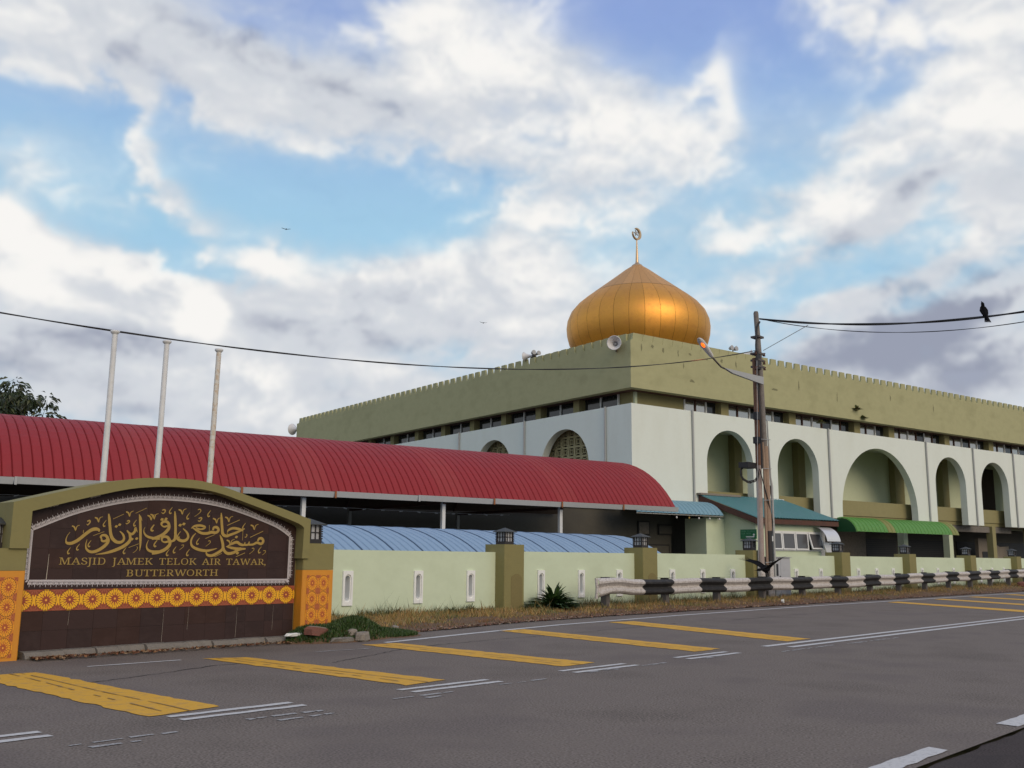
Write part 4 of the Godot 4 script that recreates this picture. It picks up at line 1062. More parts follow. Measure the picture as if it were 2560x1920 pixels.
func stadium(w: float, h: float, n: int) -> Array:
	var o := []
	for k in n:
		var t := -PI / 2 + TAU * k / n
		var p := Vector2(cos(t), sin(t)) * w * 0.5
		o.append(p + Vector2(0, (h - w) * 0.5 * (1.0 if p.y > 1e-6 or (absf(p.y) < 1e-6) else -1.0)))
	return o

func build_boundary() -> void:
	var bw := thing("boundary_wall", "long pale green boundary wall with olive pillars and white slit vents", "wall", rdp(7.4, 13.0), RB)
	var O := 7.4
	var pil := [13.62, 17.97, 22.67, 27.68, 32.6, 38.26, 43.56, 49.0, 54.6]
	var tops := [1.11, 1.13, 1.14, 1.15, 1.15, 1.16, 1.18, 1.19, 1.20]
	var slits := [[9.93, 11.44, 12.70], [14.62, 15.86, 17.14], [19.13, 20.4, 21.76], [23.9, 25.05, 26.5], [28.95, 30.25, 31.5], [33.9, 35.3, 36.8], [39.6, 40.9, 42.3], [], []]
	# slit frame: rectangular plate with a stadium hole
	var fm := MB.new()
	var N := 28
	var inner := stadium(0.095, 0.40, N)
	var inner2 := stadium(0.135, 0.44, N)
	var outer := []
	for p in inner:
		var d: Vector2 = p.normalized() if p.length() > 0.0 else Vector2.UP
		var k := minf(0.10 / maxf(absf(d.x), 1e-4), 0.275 / maxf(absf(d.y), 1e-4))
		outer.append(d * k)
	for crn in [Vector2(0.10, 0.275), Vector2(-0.10, 0.275), Vector2(-0.10, -0.275), Vector2(0.10, -0.275)]:
		var best := 0
		for k in N:
			if outer[k].distance_to(crn) < outer[best].distance_to(crn):
				best = k
		outer[best] = crn
	for k in N:
		var e := (k + 1) % N
		var v3 := func(p: Vector2, z: float) -> Vector3: return Vector3(p.x, p.y, z)
		fm.quad(v3.call(outer[k], 0.03), v3.call(outer[e], 0.03), v3.call(inner2[e], 0.03), v3.call(inner2[k], 0.03))
		fm.quad(v3.call(inner2[k], 0.03), v3.call(inner2[e], 0.03), v3.call(inner2[e], 0.012), v3.call(inner2[k], 0.012))
		fm.quad(v3.call(inner2[k], 0.012), v3.call(inner2[e], 0.012), v3.call(inner[e], 0.012), v3.call(inner[k], 0.012))
		fm.quad(v3.call(inner[k], 0.012), v3.call(inner[e], 0.012), v3.call(inner[e], -0.16), v3.call(inner[k], -0.16))
		fm.quad(v3.call(outer[e], 0.03), v3.call(outer[k], 0.03), v3.call(outer[k], -0.01), v3.call(outer[e], -0.01))
	var fmesh := fm.mesh()
	var x := 0.0
	for i in pil.size():
		var x1: float = pil[i] - O
		var top: float = tops[i]
		var m := MB.new()
		var cur := x
		for s in slits[i]:
			var c: float = s - O
			m.span(Vector3(cur, -0.1, -0.15), Vector3(c - 0.08, top, 0))
			m.span(Vector3(c - 0.08, -0.1, -0.15), Vector3(c + 0.08, 0.27 + rise(s) * 0.3, 0))
			m.span(Vector3(c - 0.08, 0.73 + rise(s) * 0.3, -0.15), Vector3(c + 0.08, top, 0))
			cur = c + 0.08
		m.span(Vector3(cur, -0.1, -0.15), Vector3(x1, top, 0))
		part("wall_panel", m, M.wall, bw)
		for s in slits[i]:
			part("slit_vent", fmesh, M.white, bw, Vector3(s - O, 0.50 + rise(s) * 0.3, 0))
		x = x1
		# pillar with softened edges
		var w := 0.27
		var ch := 0.012
		var pp := PackedVector2Array([Vector2(-w + ch, -0.26), Vector2(w - ch, -0.26), Vector2(w, -0.26 + ch), Vector2(w, 0.26 - ch), Vector2(w - ch, 0.26), Vector2(-w + ch, 0.26), Vector2(-w, 0.26 - ch), Vector2(-w, -0.26 + ch)])
		if i < 3:
			var ap := PackedVector2Array([Vector2(-0.09, 0.02), Vector2(0.20, 0.02), Vector2(0.21, 0.5)])
			for k in 9:
				ap.append(Vector2(0.055 + cos(PI * k / 8.0) * 0.15, 0.62 + sin(PI * k / 8.0) * 0.09 + rng.randf_range(-0.01, 0.01)))
			part("plaster_patch", MB.new().prism(ap, 0.24, 0.244), M.patch, bw, Vector3(x1, 0, 0))
		part("pillar", MB.new().prism(pp, -0.1, 1.255), M.sign_olive, bw, Vector3(x1, 0, -0.02), Basis(Vector3(1, 0, 0), -PI / 2))
	# lanterns on the pillars
	var names := ["black pillar lantern on first olive pillar right of the name wall", "black lantern on pillar just left of the crash barrier posts, second along the wall", "black lantern under the green direction board by the utility pole", "black lantern on pillar in front of the steel hood", "dark lantern on pillar in front of the green awning", "dark lantern on pillar before the black shutters, right of green awning", "small dark lantern on the far right pillar"]
	var first := make_lantern("black lantern beside the right end of the brown name wall")
	first.transform = Transform3D(RB, rdp(7.24, 10.3, 1.155))
	var others := [["black lantern at the far left edge left of the brown name wall", 3.57, 10.3, 1.05]]
	for i in 7:
		others.append([names[i], pil[i], 13.02, 1.257])
	for q in others:
		var c: Node3D = first.duplicate()
		c.name = numbered("pillar_lantern")
		add_child(c)
		c.transform = Transform3D(RB, rdp(q[1], q[2], q[3]))
		c.set_meta("label", q[0])

func make_lantern(label: String) -> Node3D:
	var l := thing("pillar_lantern", label, "lantern", Vector3.ZERO, RB, "lanterns on the wall pillars")
	part("base", MB.new().span(Vector3(-0.12, 0, -0.12), Vector3(0.12, 0.055, 0.12)), M.lantern, l)
	part("glass", MB.new().span(Vector3(-0.095, 0.055, -0.095), Vector3(0.095, 0.225, 0.095)), M.lantern_glass, l)
	for sx in [-1, 1]:
		for sz in [-1, 1]:
			var p := MB.new()
			for k in 6:
				p.span(Vector3(sx * 0.09, 0.055 + k * 0.029, sz * 0.09), Vector3(sx * 0.128, 0.072 + k * 0.029, sz * 0.128))
			p.span(Vector3(sx * 0.094, 0.05, sz * 0.094), Vector3(sx * 0.116, 0.23, sz * 0.116))
			part("corner_post", p, M.lantern, l)
	for s in 4:
		var g := MB.new()
		for x in [-0.035, 0.035]:
			g.span(Vector3(x - 0.007, 0.055, 0.097), Vector3(x + 0.007, 0.225, 0.108))
		g.span(Vector3(-0.095, 0.13, 0.097), Vector3(0.095, 0.143, 0.106))
		part("grille", g, M.lantern, l, Vector3.ZERO, Basis(Vector3.UP, s * PI / 2))
	var r := MB.new()
	var a := 0.165
	r.span(Vector3(-a, 0.225, -a), Vector3(a, 0.238, a))
	var top := Vector3(0, 0.315, 0)
	var cs := [Vector3(-a, 0.238, a), Vector3(a, 0.238, a), Vector3(a, 0.238, -a), Vector3(-a, 0.238, -a)]
	for k in 4:
		r.tri(cs[k], cs[(k + 1) % 4], top)
	part("roof", r, M.lantern_roof, l)
	return l

# ---------------------------------------------------------------- name wall
func smooth_line(pts: Array, n: int) -> Array:
	var o := []
	for k in pts.size() - 1:
		var a: Vector2 = pts[maxi(k - 1, 0)]; var b: Vector2 = pts[k]; var c: Vector2 = pts[k + 1]; var d: Vector2 = pts[mini(k + 2, pts.size() - 1)]
		for s in n:
			o.append(b.cubic_interpolate(c, a, d, float(s) / n))
	o.append(pts[-1])
	return o

func build_name_wall() -> void:
	# origin: foot of the brown face at u 5.4
	var nw := thing("name_wall", "brown tiled name wall with gold Arabic and Latin lettering in an olive arched frame", "sign wall", rdp(5.4, 10.15), RB)
	var cx := 5.4
	# outlines in local x / height
	var fo := [[3.62, 1.49], [4.38, 1.70], [4.79, 1.785], [5.05, 1.812], [5.32, 1.82], [5.56, 1.812], [5.80, 1.775], [6.10, 1.70], [6.51, 1.59], [7.05, 1.44]]
	var fi := [[3.80, 1.41], [4.27, 1.55], [4.75, 1.675], [5.10, 1.722], [5.40, 1.73], [5.62, 1.718], [5.85, 1.68], [6.15, 1.60], [6.47, 1.51], [6.88, 1.385], [6.96, 1.33]]
	var outer := []; var inn := []
	for p in fo: outer.append(Vector2(p[0] - cx, p[1]))
	for p in fi: inn.append(Vector2(p[0] - cx, p[1]))
	outer = smooth_line(outer, 3); inn = smooth_line(inn, 3)
	var L0 := 3.80 - cx; var R0 := 6.97 - cx
	# backing slab
	var back := PackedVector2Array()
	for p in outer: back.append(p)
	back.append(Vector2(7.05 - cx, 0.0)); back.append(Vector2(3.62 - cx, 0.0))
	part("backing", MB.new().prism(back, -0.30, -0.022), M.sign_olive, nw)
	# frame: arched band and two hanging legs
	var fr := PackedVector2Array()
	for p in outer: fr.append(p)
	fr.append(Vector2(7.05 - cx, 0.975)); fr.append(Vector2(6.95 - cx, 0.975))
	for k in range(inn.size() - 1, -1, -1): fr.append(inn[k])
	fr.append(Vector2(3.80 - cx, 1.05)); fr.append(Vector2(3.62 - cx, 1.05))
	part("frame", MB.new().prism(fr, -0.02, 0.16), M.sign_olive, nw)
	# brown tiles cut to the arched panel
	var panel := PackedVector2Array()
	for p in inn: panel.append(p)
	panel.append(Vector2(R0, 0.07)); panel.append(Vector2(L0, 0.07))
	part("grout_bed", MB.new().prism(panel, -0.0215, -0.006), M.grout, nw)
	var tw := 0.252; var th := 0.187
	var rows := [0.07, 0.257, 0.445]
	var yy := 0.655
	while yy < 1.75:
		rows.append(yy); yy += 0.2
	rows.append(1.95)
	for i in 13:
		for k in rows.size() - 1:
			if k == 2:
				continue
			var x0 := L0 + i * tw; var x1 := minf(x0 + tw, R0)
			var cell := PackedVector2Array([Vector2(x0 + 0.001, rows[k] + 0.001), Vector2(x1 - 0.001, rows[k] + 0.001), Vector2(x1 - 0.001, rows[k + 1] - 0.001), Vector2(x0 + 0.001, rows[k + 1] - 0.001)])
			for cut in Geometry2D.intersect_polygons(cell, panel):
				if cut.size() >= 3:
					part("tile", MB.new().prism(cut, -0.006, rng.randf_range(-0.001, 0.0006)), M.brown[rng.randi() % 3], nw)
	# printed band of rosettes: one tile per rosette
	var rm := rosette(192, false)
	var n := 14
	var bw := (R0 - L0) / (n - 0.35)
	for k in n:
		var x0 := L0 + (k - 0.35) * bw; var x1 := x0 + bw
		var r := Rect2(0, 0, 1, 1)
		if x0 < L0:
			r = Rect2((L0 - x0) / bw, 0, 1.0 - (L0 - x0) / bw, 1); x0 = L0
		if x1 > R0:
			r.size.x -= (x1 - R0) / bw; x1 = R0
		var tm := MB.new()
		tm.quad_uv(Vector3(x0, 0.447, 0.004), Vector3(x1, 0.447, 0.004), Vector3(x1, 0.653, 0.004), Vector3(x0, 0.653, 0.004), r)
		part("rosette_tile", tm, rm, nw)
	# orange end pillars with printed panels
	var pm := rosette(160, true)
	for s in [[3.35, 3.80, 1.05, 0.03], [6.99, 7.44, 1.155, 0.03]]:
		var a: float = s[0] - cx; var b: float = s[1] - cx
		var ch := 0.01
		var fp := PackedVector2Array([Vector2(a + ch, -0.30), Vector2(b - ch, -0.30), Vector2(b, -0.29), Vector2(b, 0.12), Vector2(b - ch, 0.13), Vector2(a + ch, 0.13), Vector2(a, 0.12), Vector2(a, -0.29)])
		var up := Basis(Vector3(1, 0, 0), Vector3(0, 0, -1), Vector3(0, 1, 0))
		var fp2 := PackedVector2Array()
		for p in fp: fp2.append(Vector2(p.x, -p.y))
		var pl := part("end_pillar", MB.new().prism(fp2, 0.0, 0.838), M.orange, nw, Vector3.ZERO, Basis(Vector3(1, 0, 0), -PI / 2))
		part("pillar_top", MB.new().prism(fp2, 0.84, s[2]), M.sign_olive, nw, Vector3.ZERO, Basis(Vector3(1, 0, 0), -PI / 2))
		var mg := 0.062
		var cw := (b - a - 2.0 * mg) / 2.0
		for i in 2:
			for k in 4:
				var t := MB.new()
				var x0 := a + mg + i * cw; var y0 := 0.03 + k * 0.187
				t.quad_uv(Vector3(x0, y0, 0.134), Vector3(x0 + cw, y0, 0.134), Vector3(x0 + cw, y0 + 0.187, 0.134), Vector3(x0, y0 + 0.187, 0.134), Rect2(0, 0, 1, 1))
				part("printed_tile", t, pm, pl, Vector3.ZERO, Basis(Vector3(1, 0, 0), PI / 2))
	# lace border printed in silver
	var ring := []
	for p in smooth_line([Vector2(3.88, 0.75), Vector2(3.88, 0.95), Vector2(3.88, 1.23)], 6): ring.append(p)
	for p in smooth_line([Vector2(3.885, 1.232), Vector2(4.33, 1.42), Vector2(4.87, 1.557), Vector2(5.37, 1.592), Vector2(5.96, 1.54), Vector2(6.61, 1.36), Vector2(6.858, 1.235)], 8): ring.append(p)
	for p in smooth_line([Vector2(6.862, 1.225), Vector2(6.862, 1.0), Vector2(6.862, 0.735)], 6): ring.append(p)
	for p in smooth_line([Vector2(6.85, 0.73), Vector2(5.4, 0.735), Vector2(3.885, 0.745)], 12): ring.append(p)
	var line := []
	for p in ring: line.append(Vector2(p.x - cx, p.y))
	var lm := MB.new()
	var hw := []
	for p in line: hw.append(0.004)
	lm.ribbon(line, hw, 0.005)
	# walk the ring and set a palmette every 52 mm
	var acc := 0.0; var flip := 0
	for k in line.size() - 1:
		var a: Vector2 = line[k]; var b: Vector2 = line[k + 1]
		var d := (b - a); var ln := d.length()
		if ln < 1e-5:
			continue
		d /= ln
		var o := Vector2(-d.y, d.x)      # outward for this direction of travel
		while acc < ln:
			var c := a + d * acc
			flip += 1
			var bs := func(x: float, y: float) -> Vector2: return c + d * x + o * y
			if flip % 2 == 0:
				for w in [[-0.010, 0.030, -0.016, 0.046, 0.006], [0.010, 0.030, 0.016, 0.046, 0.006], [0.0, 0.006, 0.0, 0.030, 0.006], [0.0, 0.03, 0.0, 0.068, 0.0032]]:
					lm.ribbon([bs.call(w[0] * 0.3, w[1] * 0.4), bs.call(w[0], w[1]), bs.call(w[2], w[3])], [w[4] * 1.3, w[4] * 1.3, 0.0016], 0.005)
			else:
				for w in [[-0.017, 0.016, -0.022, 0.03, 0.0055], [0.017, 0.016, 0.022, 0.03, 0.0055], [0.0, 0.012, 0.0, 0.032, 0.007], [0.0, 0.03, 0.0, 0.052, 0.0035]]:
					lm.ribbon([bs.call(w[0] * 0.3, w[1] * 0.3), bs.call(w[0], w[1]), bs.call(w[2], w[3])], [w[4] * 1.3, w[4] * 1.3, 0.0016], 0.005)
			acc += 0.026
		acc -= ln
	part("lace_border", lm, M.silver_print, nw)
	# calligraphy strokes
	var am := MB.new()
	var zz := 0.004
	for s in STROKES:
		var pts := []; var ws := []
		for k in range(0, s.size(), 3):
			pts.append(Vector2(s[k], s[k + 1])); ws.append(Vector2(s[k + 2], 0))
		var sp := smooth_line(pts, 5); var sw := smooth_line(ws, 5)
		var hf := []
		for w in sw: hf.append(maxf(w.x, 0.0012))
		zz += 0.00004
		am.ribbon(sp, hf, zz)
	part("arabic_lettering", am, M.gold_paint, nw)
	# Latin lettering
	var f := SystemFont.new()
	f.font_names = PackedStringArray(["Droid Serif"])
	for row in [["MASJID  JAMEK  TELOK  AIR  TAWAR,", 5.355, 0.873, 2.39], ["BUTTERWORTH", 5.40, 0.775, 1.07]]:
		var tm := TextMesh.new()
		tm.text = row[0]; tm.font = f; tm.font_size = 32; tm.pixel_size = 0.0029; tm.depth = 0.003
		tm.horizontal_alignment = HORIZONTAL_ALIGNMENT_CENTER; tm.vertical_alignment = VERTICAL_ALIGNMENT_BOTTOM
		var bb := tm.get_aabb()
		var sc: float = row[3] / bb.size.x
		part("latin_lettering", tm, M.gold_text, nw, Vector3(row[1] - cx - (bb.position.x + bb.size.x * 0.5) * sc, row[2] - bb.position.y, 0.0035), Basis.from_scale(Vector3(sc, 1.0, 1.0)))
	# chipped render and pale grout streaks
	for q in [[3.98, 1.455, 0.13, 0.010], [4.42, 1.575, 0.11, 0.008], [5.55, 1.695, 0.30, 0.008], [6.2, 1.56, 0.26, 0.004]]:
		var chp := MB.new()
		var pp := []; var hh := []
		for k in 9:
			var t := k / 8.0
			var ang := 0.28 if q[0] < 5.0 else (-0.03 if q[0] < 6.0 else -0.42)
			pp.append(Vector2(q[0] - cx + q[2] * t, q[1] + sin(ang) * q[2] * t)); hh.append(q[3] * (0.3 + rng.randf()) * (1.0 if k > 0 and k < 8 else 0.2))
		chp.ribbon(pp, hh, 0.0045)
		part("chipped_render", chp, M.plaster_chip, nw)
	for q in [[4.05, 0.75, 1.0, 0.0035], [5.06, 0.645, 0.73, 0.002], [5.31, 0.07, 0.44, 0.0012], [4.3, 0.30, 0.44, 0.001], [6.20, 0.09, 0.42, 0.0012], [5.6, 0.2, 0.44, 0.001], [6.68, 0.15, 0.43, 0.001]]:
		var st := MB.new()
		st.ribbon([Vector2(q[0] - cx, q[1]), Vector2(q[0] - cx + 0.004, (q[1] + q[2]) * 0.5), Vector2(q[0] - cx + 0.006, q[2])], [q[3], q[3] * 0.8, q[3] * 0.4], 0.0042)
		part("grout_streak", st, M.plaster_chip, nw)
	# kerb along the foot, broken edge
	var x := 0.0
	var kd := thing("kerb", "cracked concrete kerb along the foot of the brown name wall", "kerb", rdp(3.85, 10.15), RB)
	x = 0.0
	while x < 4.1:
		var w := rng.randf_range(0.22, 0.4)
		var j := rng.randf_range(-0.03, 0.02)
		var y1 := 0.078 + rng.randf_range(-0.012, 0.006)
		var pc := MB.new().prism(PackedVector2Array([Vector2(0.002, -0.05), Vector2(0.13 + j, -0.05), Vector2(0.165 + j, 0.012), Vector2(0.15 + j * 1.5, y1 - 0.028), Vector2(0.115 + j, y1), Vector2(0.002, y1 + 0.004)]), 0.0, w - 0.004)
		part("kerb_piece", pc, M.concrete, kd, Vector3(x + w, 0, 0), Basis(Vector3(0, 0, 1), Vector3.UP, Vector3(-1, 0, 0)))
		x += w
	# flagpoles behind the wall
	var fl := [[4.92, 3.54, "leftmost white flagpole behind the name wall", 0.0], [5.55, 3.53, "middle white flagpole behind the name wall", 0.004], [6.22, 3.54, "rust streaked flagpole, rightmost behind the name wall", 0.012]]
	for q in fl:
		var fp := thing("flagpole", q[2], "flagpole", rdp(q[0], 11.0), RB * Basis(Vector3(0, 0, 1), -q[3]), "three bare flagpoles behind the name wall")
		var r := 0.034
		part("pole", MB.new().tube([Vector3(0, 0, 0), Vector3(0, 2.0, 0), Vector3(0, q[1], 0)], [r, r, r * 0.92], 12), M.flag_rusty if q[0] > 6.0 else M.flag_white, fp)
		part("cap", MB.new().lathe([Vector2(0.034, q[1] - 0.02), Vector2(0.052, q[1]), Vector2(0.052, q[1] + 0.02), Vector2(0.0, q[1] + 0.03)], 12), M.flag_white, fp)
# ---------------------------------------------------------------- crash barrier
func rail_top(u: float) -> float:
	return 0.605 + maxf(0.0, (u - 26.0) * 0.0105) + (0.03 if u < 16.0 else 0.0)
func build_rail() -> void:
	var gr := thing("crash_barrier", "weathered steel crash barrier painted in black and white blocks along the verge", "guard rail", rdp(15.1, 12.0), RB)
	var prof := [Vector2(0.0, 0.0), Vector2(0.045, -0.018), Vector2(0.08, -0.05), Vector2(0.082, -0.085), Vector2(0.03, -0.125), Vector2(0.0, -0.155), Vector2(0.03, -0.185), Vector2(0.082, -0.225), Vector2(0.08, -0.26), Vector2(0.045, -0.292), Vector2(0.0, -0.31)]
	var u := 15.1
	var k := 0
	while u < 62.0:
		var w := 1.5 if k == 0 else 1.04
		var m := MB.new()
		var sl := 4
		for s in sl:
			var ua := u + w * s / sl; var ub := u + w * (s + 1) / sl
			var wa := 0.008 * sin(ua * 2.1); var wb := 0.008 * sin(ub * 2.1)
			for i in prof.size() - 1:
				var P := []
				for q in [[ua, i, wa], [ub, i, wb], [ub, i + 1, wb], [ua, i + 1, wa]]:
					var p: Vector2 = prof[q[1]]
					var flare := 1.0 + (0.22 * clampf((15.45 - q[0]) / 0.35, 0.0, 1.0))
					P.append(Vector3(q[0] - 15.1, rail_top(q[0]) + q[2] + p.y * flare, p.x + q[2]))
				var t := 0.006
				m.quad(P[3], P[2], P[1], P[0])
				m.quad(P[0] - Vector3(0, 0, t), P[1] - Vector3(0, 0, t), P[2] - Vector3(0, 0, t), P[3] - Vector3(0, 0, t))
			var a := ua - 15.1; var b := ub - 15.1
			m.quad(Vector3(a, rail_top(ua) + wa, wa), Vector3(b, rail_top(ub) + wb, wb), Vector3(b, rail_top(ub) + wb, wb - 0.006), Vector3(a, rail_top(ua) + wa, wa - 0.006))
		part("beam_panel", m, M.rail_white if k % 2 == 0 else M.rail_black, gr)
		u += w; k += 1
	u = 15.55
	while u < 62.0:
		var g := verge_y(u, 12.1)
		var p := part("post", MB.new().span(Vector3(u - 15.1 - 0.055, g - 0.15, -0.20), Vector3(u - 15.1 + 0.055, rail_top(u) + 0.012, -0.06)), M.post, gr)
		part("spacer", MB.new().span(Vector3(u - 15.1 - 0.05, rail_top(u) - 0.25, -0.058), Vector3(u - 15.1 + 0.05, rail_top(u) - 0.06, -0.002)), M.post, p)
		part("cap_plate", MB.new().span(Vector3(u - 15.1 - 0.19, rail_top(u) + 0.013, -0.21), Vector3(u - 15.1 + 0.17, rail_top(u) + 0.019, -0.01)), M.rail_black, p)
		u += 2.03
	var es := MB.new()
	es.tube([Vector3(-0.02, rail_top(15.1) + 0.0, 0.02), Vector3(-0.03, rail_top(15.1) - 0.19, 0.05), Vector3(-0.02, rail_top(15.1) - 0.38, 0.02)], 0.03, 8)
	part("end_lip", es, M.rail_white, gr)

# ---------------------------------------------------------------- utility pole and cables
func build_pole() -> void:
	var p := thing("utility_pole", "tall grey utility pole lashed to a brown timber stub and limewashed foot", "utility pole", rdp(22.7, 12.62), RB)
	part("main_pole", MB.new().tube([Vector3(0.13, 0.0, 0.08), Vector3(0.10, 3.0, 0.08), Vector3(0.03, 6.2, 0.04), Vector3(0.0, 7.42, 0), Vector3(0.0, 7.47, 0)], [0.078, 0.074, 0.070, 0.066, 0.05], 14), M.pole_grey, p)
	part("timber_stub", MB.new().tube([Vector3(-0.08, 3.4, -0.03), Vector3(-0.10, 5.0, -0.02), Vector3(-0.11, 6.2, -0.02)], [0.074, 0.072, 0.068], 14), M.pole_wood, p)
	part("weathered_stub", MB.new().tube([Vector3(-0.10, 0.9, -0.03), Vector3(-0.08, 3.42, -0.03)], [0.075, 0.073], 14), M.pole_pale, p)
	part("limewashed_foot", MB.new().tube([Vector3(-0.12, 0.0, -0.03), Vector3(-0.10, 0.92, -0.03)], [0.090, 0.082], 14), M.limewash, p)
	part("pale_splint", MB.new().tube([Vector3(0.0, 0.9, 0.07), Vector3(-0.02, 3.6, 0.09), Vector3(-0.03, 4.0, 0.08)], [0.035, 0.032, 0.022], 10), M.pole_tan, p)
	part("limewashed_foot", MB.new().tube([Vector3(0.14, 0.0, 0.08), Vector3(0.13, 0.92, 0.08)], [0.092, 0.084], 14), M.limewash, p)
	part("tan_sleeve", MB.new().tube([Vector3(0.118, 1.75, 0.08), Vector3(0.09, 3.9, 0.075)], [0.083, 0.079], 14), M.pole_tan, p)
	part("tar_wrap", MB.new().tube([Vector3(0.125, 0.93, 0.08), Vector3(0.117, 1.74, 0.08)], [0.088, 0.086], 14), M.black, p)
	part("number_plate", MB.new().box(Vector3(0.13, 1.55, 0.175), Vector3(0.045, 0.13, 0.01)), M.frame_white, p)
	part("conduit", MB.new().tube([Vector3(0.28, 0.0, 0.13), Vector3(0.27, 2.9, 0.13), Vector3(0.24, 3.1, 0.12), Vector3(0.20, 4.6, 0.10)], [0.032, 0.032, 0.022, 0.018], 8), M.pipe, p)
	for y in [0.95, 2.5, 3.3, 4.05]:
		part("binding_wire", MB.new().tube([Vector3(-0.24, y, 0.16), Vector3(0.25, y + 0.03, 0.15)], 0.008, 5), M.galv, p)
	for y in [5.95, 6.12, 6.3, 6.75]:
		part("clamp", MB.new().span(Vector3(-0.16 if y < 6.5 else -0.11, y, -0.12), Vector3(0.16, y + 0.05, 0.12)), M.post, p)
	part("bracket", MB.new().span(Vector3(-0.20, 5.9, 0.06), Vector3(-0.02, 6.36, 0.11)), M.black, p)
	for q in [[-0.26, 6.3], [0.17, 6.32], [-0.26, 5.9], [0.17, 5.95], [0.16, 6.1], [-0.24, 5.7]]:
		part("insulator", MB.new().lathe([Vector2(0.0, -0.05), Vector2(0.04, -0.04), Vector2(0.025, 0.0), Vector2(0.04, 0.04), Vector2(0.0, 0.05)], 8), M.fascia, p, Vector3(q[0], q[1], 0.1))
	part("riser_cable", MB.new().tube([Vector3(0.02, 7.18, 0.09), Vector3(-0.16, 7.0, 0.1), Vector3(-0.24, 6.5, 0.1), Vector3(-0.23, 6.0, 0.1), Vector3(-0.22, 5.0, 0.13), Vector3(-0.20, 4.3, 0.13), Vector3(-0.20, 3.3, 0.13)], 0.024, 8), M.cable, p)
	part("junction_box", MB.new().span(Vector3(-0.36, 4.55, 0.02), Vector3(-0.22, 4.75, 0.14)), M.black, p)
	part("fuse_box", MB.new().span(Vector3(-0.27, 3.95, -0.06), Vector3(-0.15, 4.12, 0.08)), M.black, p)
	part("splice_box", MB.new().span(Vector3(-0.58, 3.32, -0.32), Vector3(-0.14, 3.46, -0.05)), M.black, p)
	var coil := []
	for k in 40:
		var t := TAU * k / 13.0
		coil.append(Vector3(-0.36 + cos(t) * (0.20 - 0.03 * sin(k * 0.7)), 3.18 + sin(t) * (0.22 + 0.03 * cos(k * 1.3)), -0.14 + cos(t) * 0.14 + 0.01 * sin(k)))
	part("cable_coil", MB.new().tube(coil, 0.014, 6), M.cable, p)
	part("drop_cable", MB.new().tube([Vector3(-0.2, 3.3, 0.06), Vector3(0.02, 2.5, 0.15), Vector3(0.2, 2.0, 0.15), Vector3(0.29, 1.7, 0.08)], 0.014, 6), M.cable, p)
	part("hanging_cable", MB.new().tube([Vector3(0.24, 2.9, 0.09), Vector3(0.33, 2.55, 0.09), Vector3(0.37, 2.2, 0.09)], 0.022, 6), M.cable, p)
	# street lamp
	var sl := thing("street_lamp", "lit street lamp with orange glow on a grey bracket of the utility pole", "street lamp", rdp(22.62, 12.45, 5.58), RB)
	part("arm", MB.new().prism(PackedVector2Array([Vector2(0, -0.10), Vector2(0, 0.10), Vector2(-1.9, 0.06), Vector2(-1.5, -0.02)]), -0.03, 0.03), M.galv, sl)
	part("rod", MB.new().tube([Vector3(-1.85, 0.05, 0), Vector3(-2.02, 0.07, 0), Vector3(-2.45, 0.27, 0)], 0.022, 8), M.post, sl)
	var bs := Basis(Vector3(0, 0, 1), deg_to_rad(-32.0))
	var hp := []
	var hr := []
	for q in [[0.0, 0.03], [0.06, 0.065], [0.25, 0.085], [0.48, 0.105], [0.66, 0.095], [0.74, 0.055], [0.76, 0.01]]:
		hp.append(Vector3(-q[0], 0, 0)); hr.append(q[1])
	var head := part("lamp_head", MB.new().tube(hp, hr, 14), M.horn, sl, Vector3(-2.4, 0.25, 0.0), bs * Basis.from_scale(Vector3(0.92, 0.62, 0.85)))
	var glow := StandardMaterial3D.new()
	glow.albedo_color = Color(1.0, 0.55, 0.2); glow.emission_enabled = true; glow.emission = Color(1.0, 0.42, 0.10); glow.emission_energy_multiplier = 1.4
	part("lamp_lens", MB.new().lathe([Vector2(0.0, -0.078), Vector2(0.025, -0.076), Vector2(0.036, -0.068), Vector2(0.04, -0.05)], 12), glow, sl, Vector3(-2.4, 0.25, 0.0) + bs * Vector3(-0.50, 0.0, 0.03), bs * Basis.from_scale(Vector3(2.2, 1, 1)))
	var ol := SpotLight3D.new()
	ol.name = "lamp_light"
	ol.light_color = Color(1.0, 0.55, 0.22); ol.light_energy = 0.6; ol.light_size = 0.07; ol.spot_angle = 70.0; ol.spot_range = 25.0; ol.spot_attenuation = 2.0; ol.shadow_enabled = true
	sl.add_child(ol)
	ol.transform = Transform3D(Basis(Vector3(1, 0, 0), -PI / 2), Vector3(-2.4, 0.25, 0.0) + bs * Vector3(-0.50, -0.16, 0.03))
	# left cable: sags along the wall line
	var pts := []
	for k in 90:
		var uu := lerpf(22.45, -16.0, k / 89.0)
		pts.append(rdp(uu, 12.45, 3.87 + 2.50 * pow((uu - 3.8) / 18.65, 2.0)))
	tag(solo("overhead_cable", twisted(pts, 0.0115, 0.5), M.cable), "thin black cable sagging from the utility pole past the flagpoles to the left", "cable")
	# thick bundle crossing to the right
	var A := rdp(22.75, 12.55, 7.27); var B := Vector3(12.988, 6.686, -20.319)
	pts = []
	for k in 80:
		var f := k / 79.0
		pts.append(A.lerp(B, f) + Vector3(0, -0.36 * 4.0 * f * (1.0 - f), 0))
	tag(solo("cable_bundle", twisted(pts, 0.027, 0.45), M.cable), "thick twisted black cable bundle from the pole top to the right", "cable")
	pts = []
	for k in 60:
		var f := k / 59.0
		pts.append((A + Vector3(0.1, -0.02, 0)).lerp(B + Vector3(0, -0.16, 0), f) + Vector3(0, -0.50 * 4.0 * f * (1.0 - f), 0))
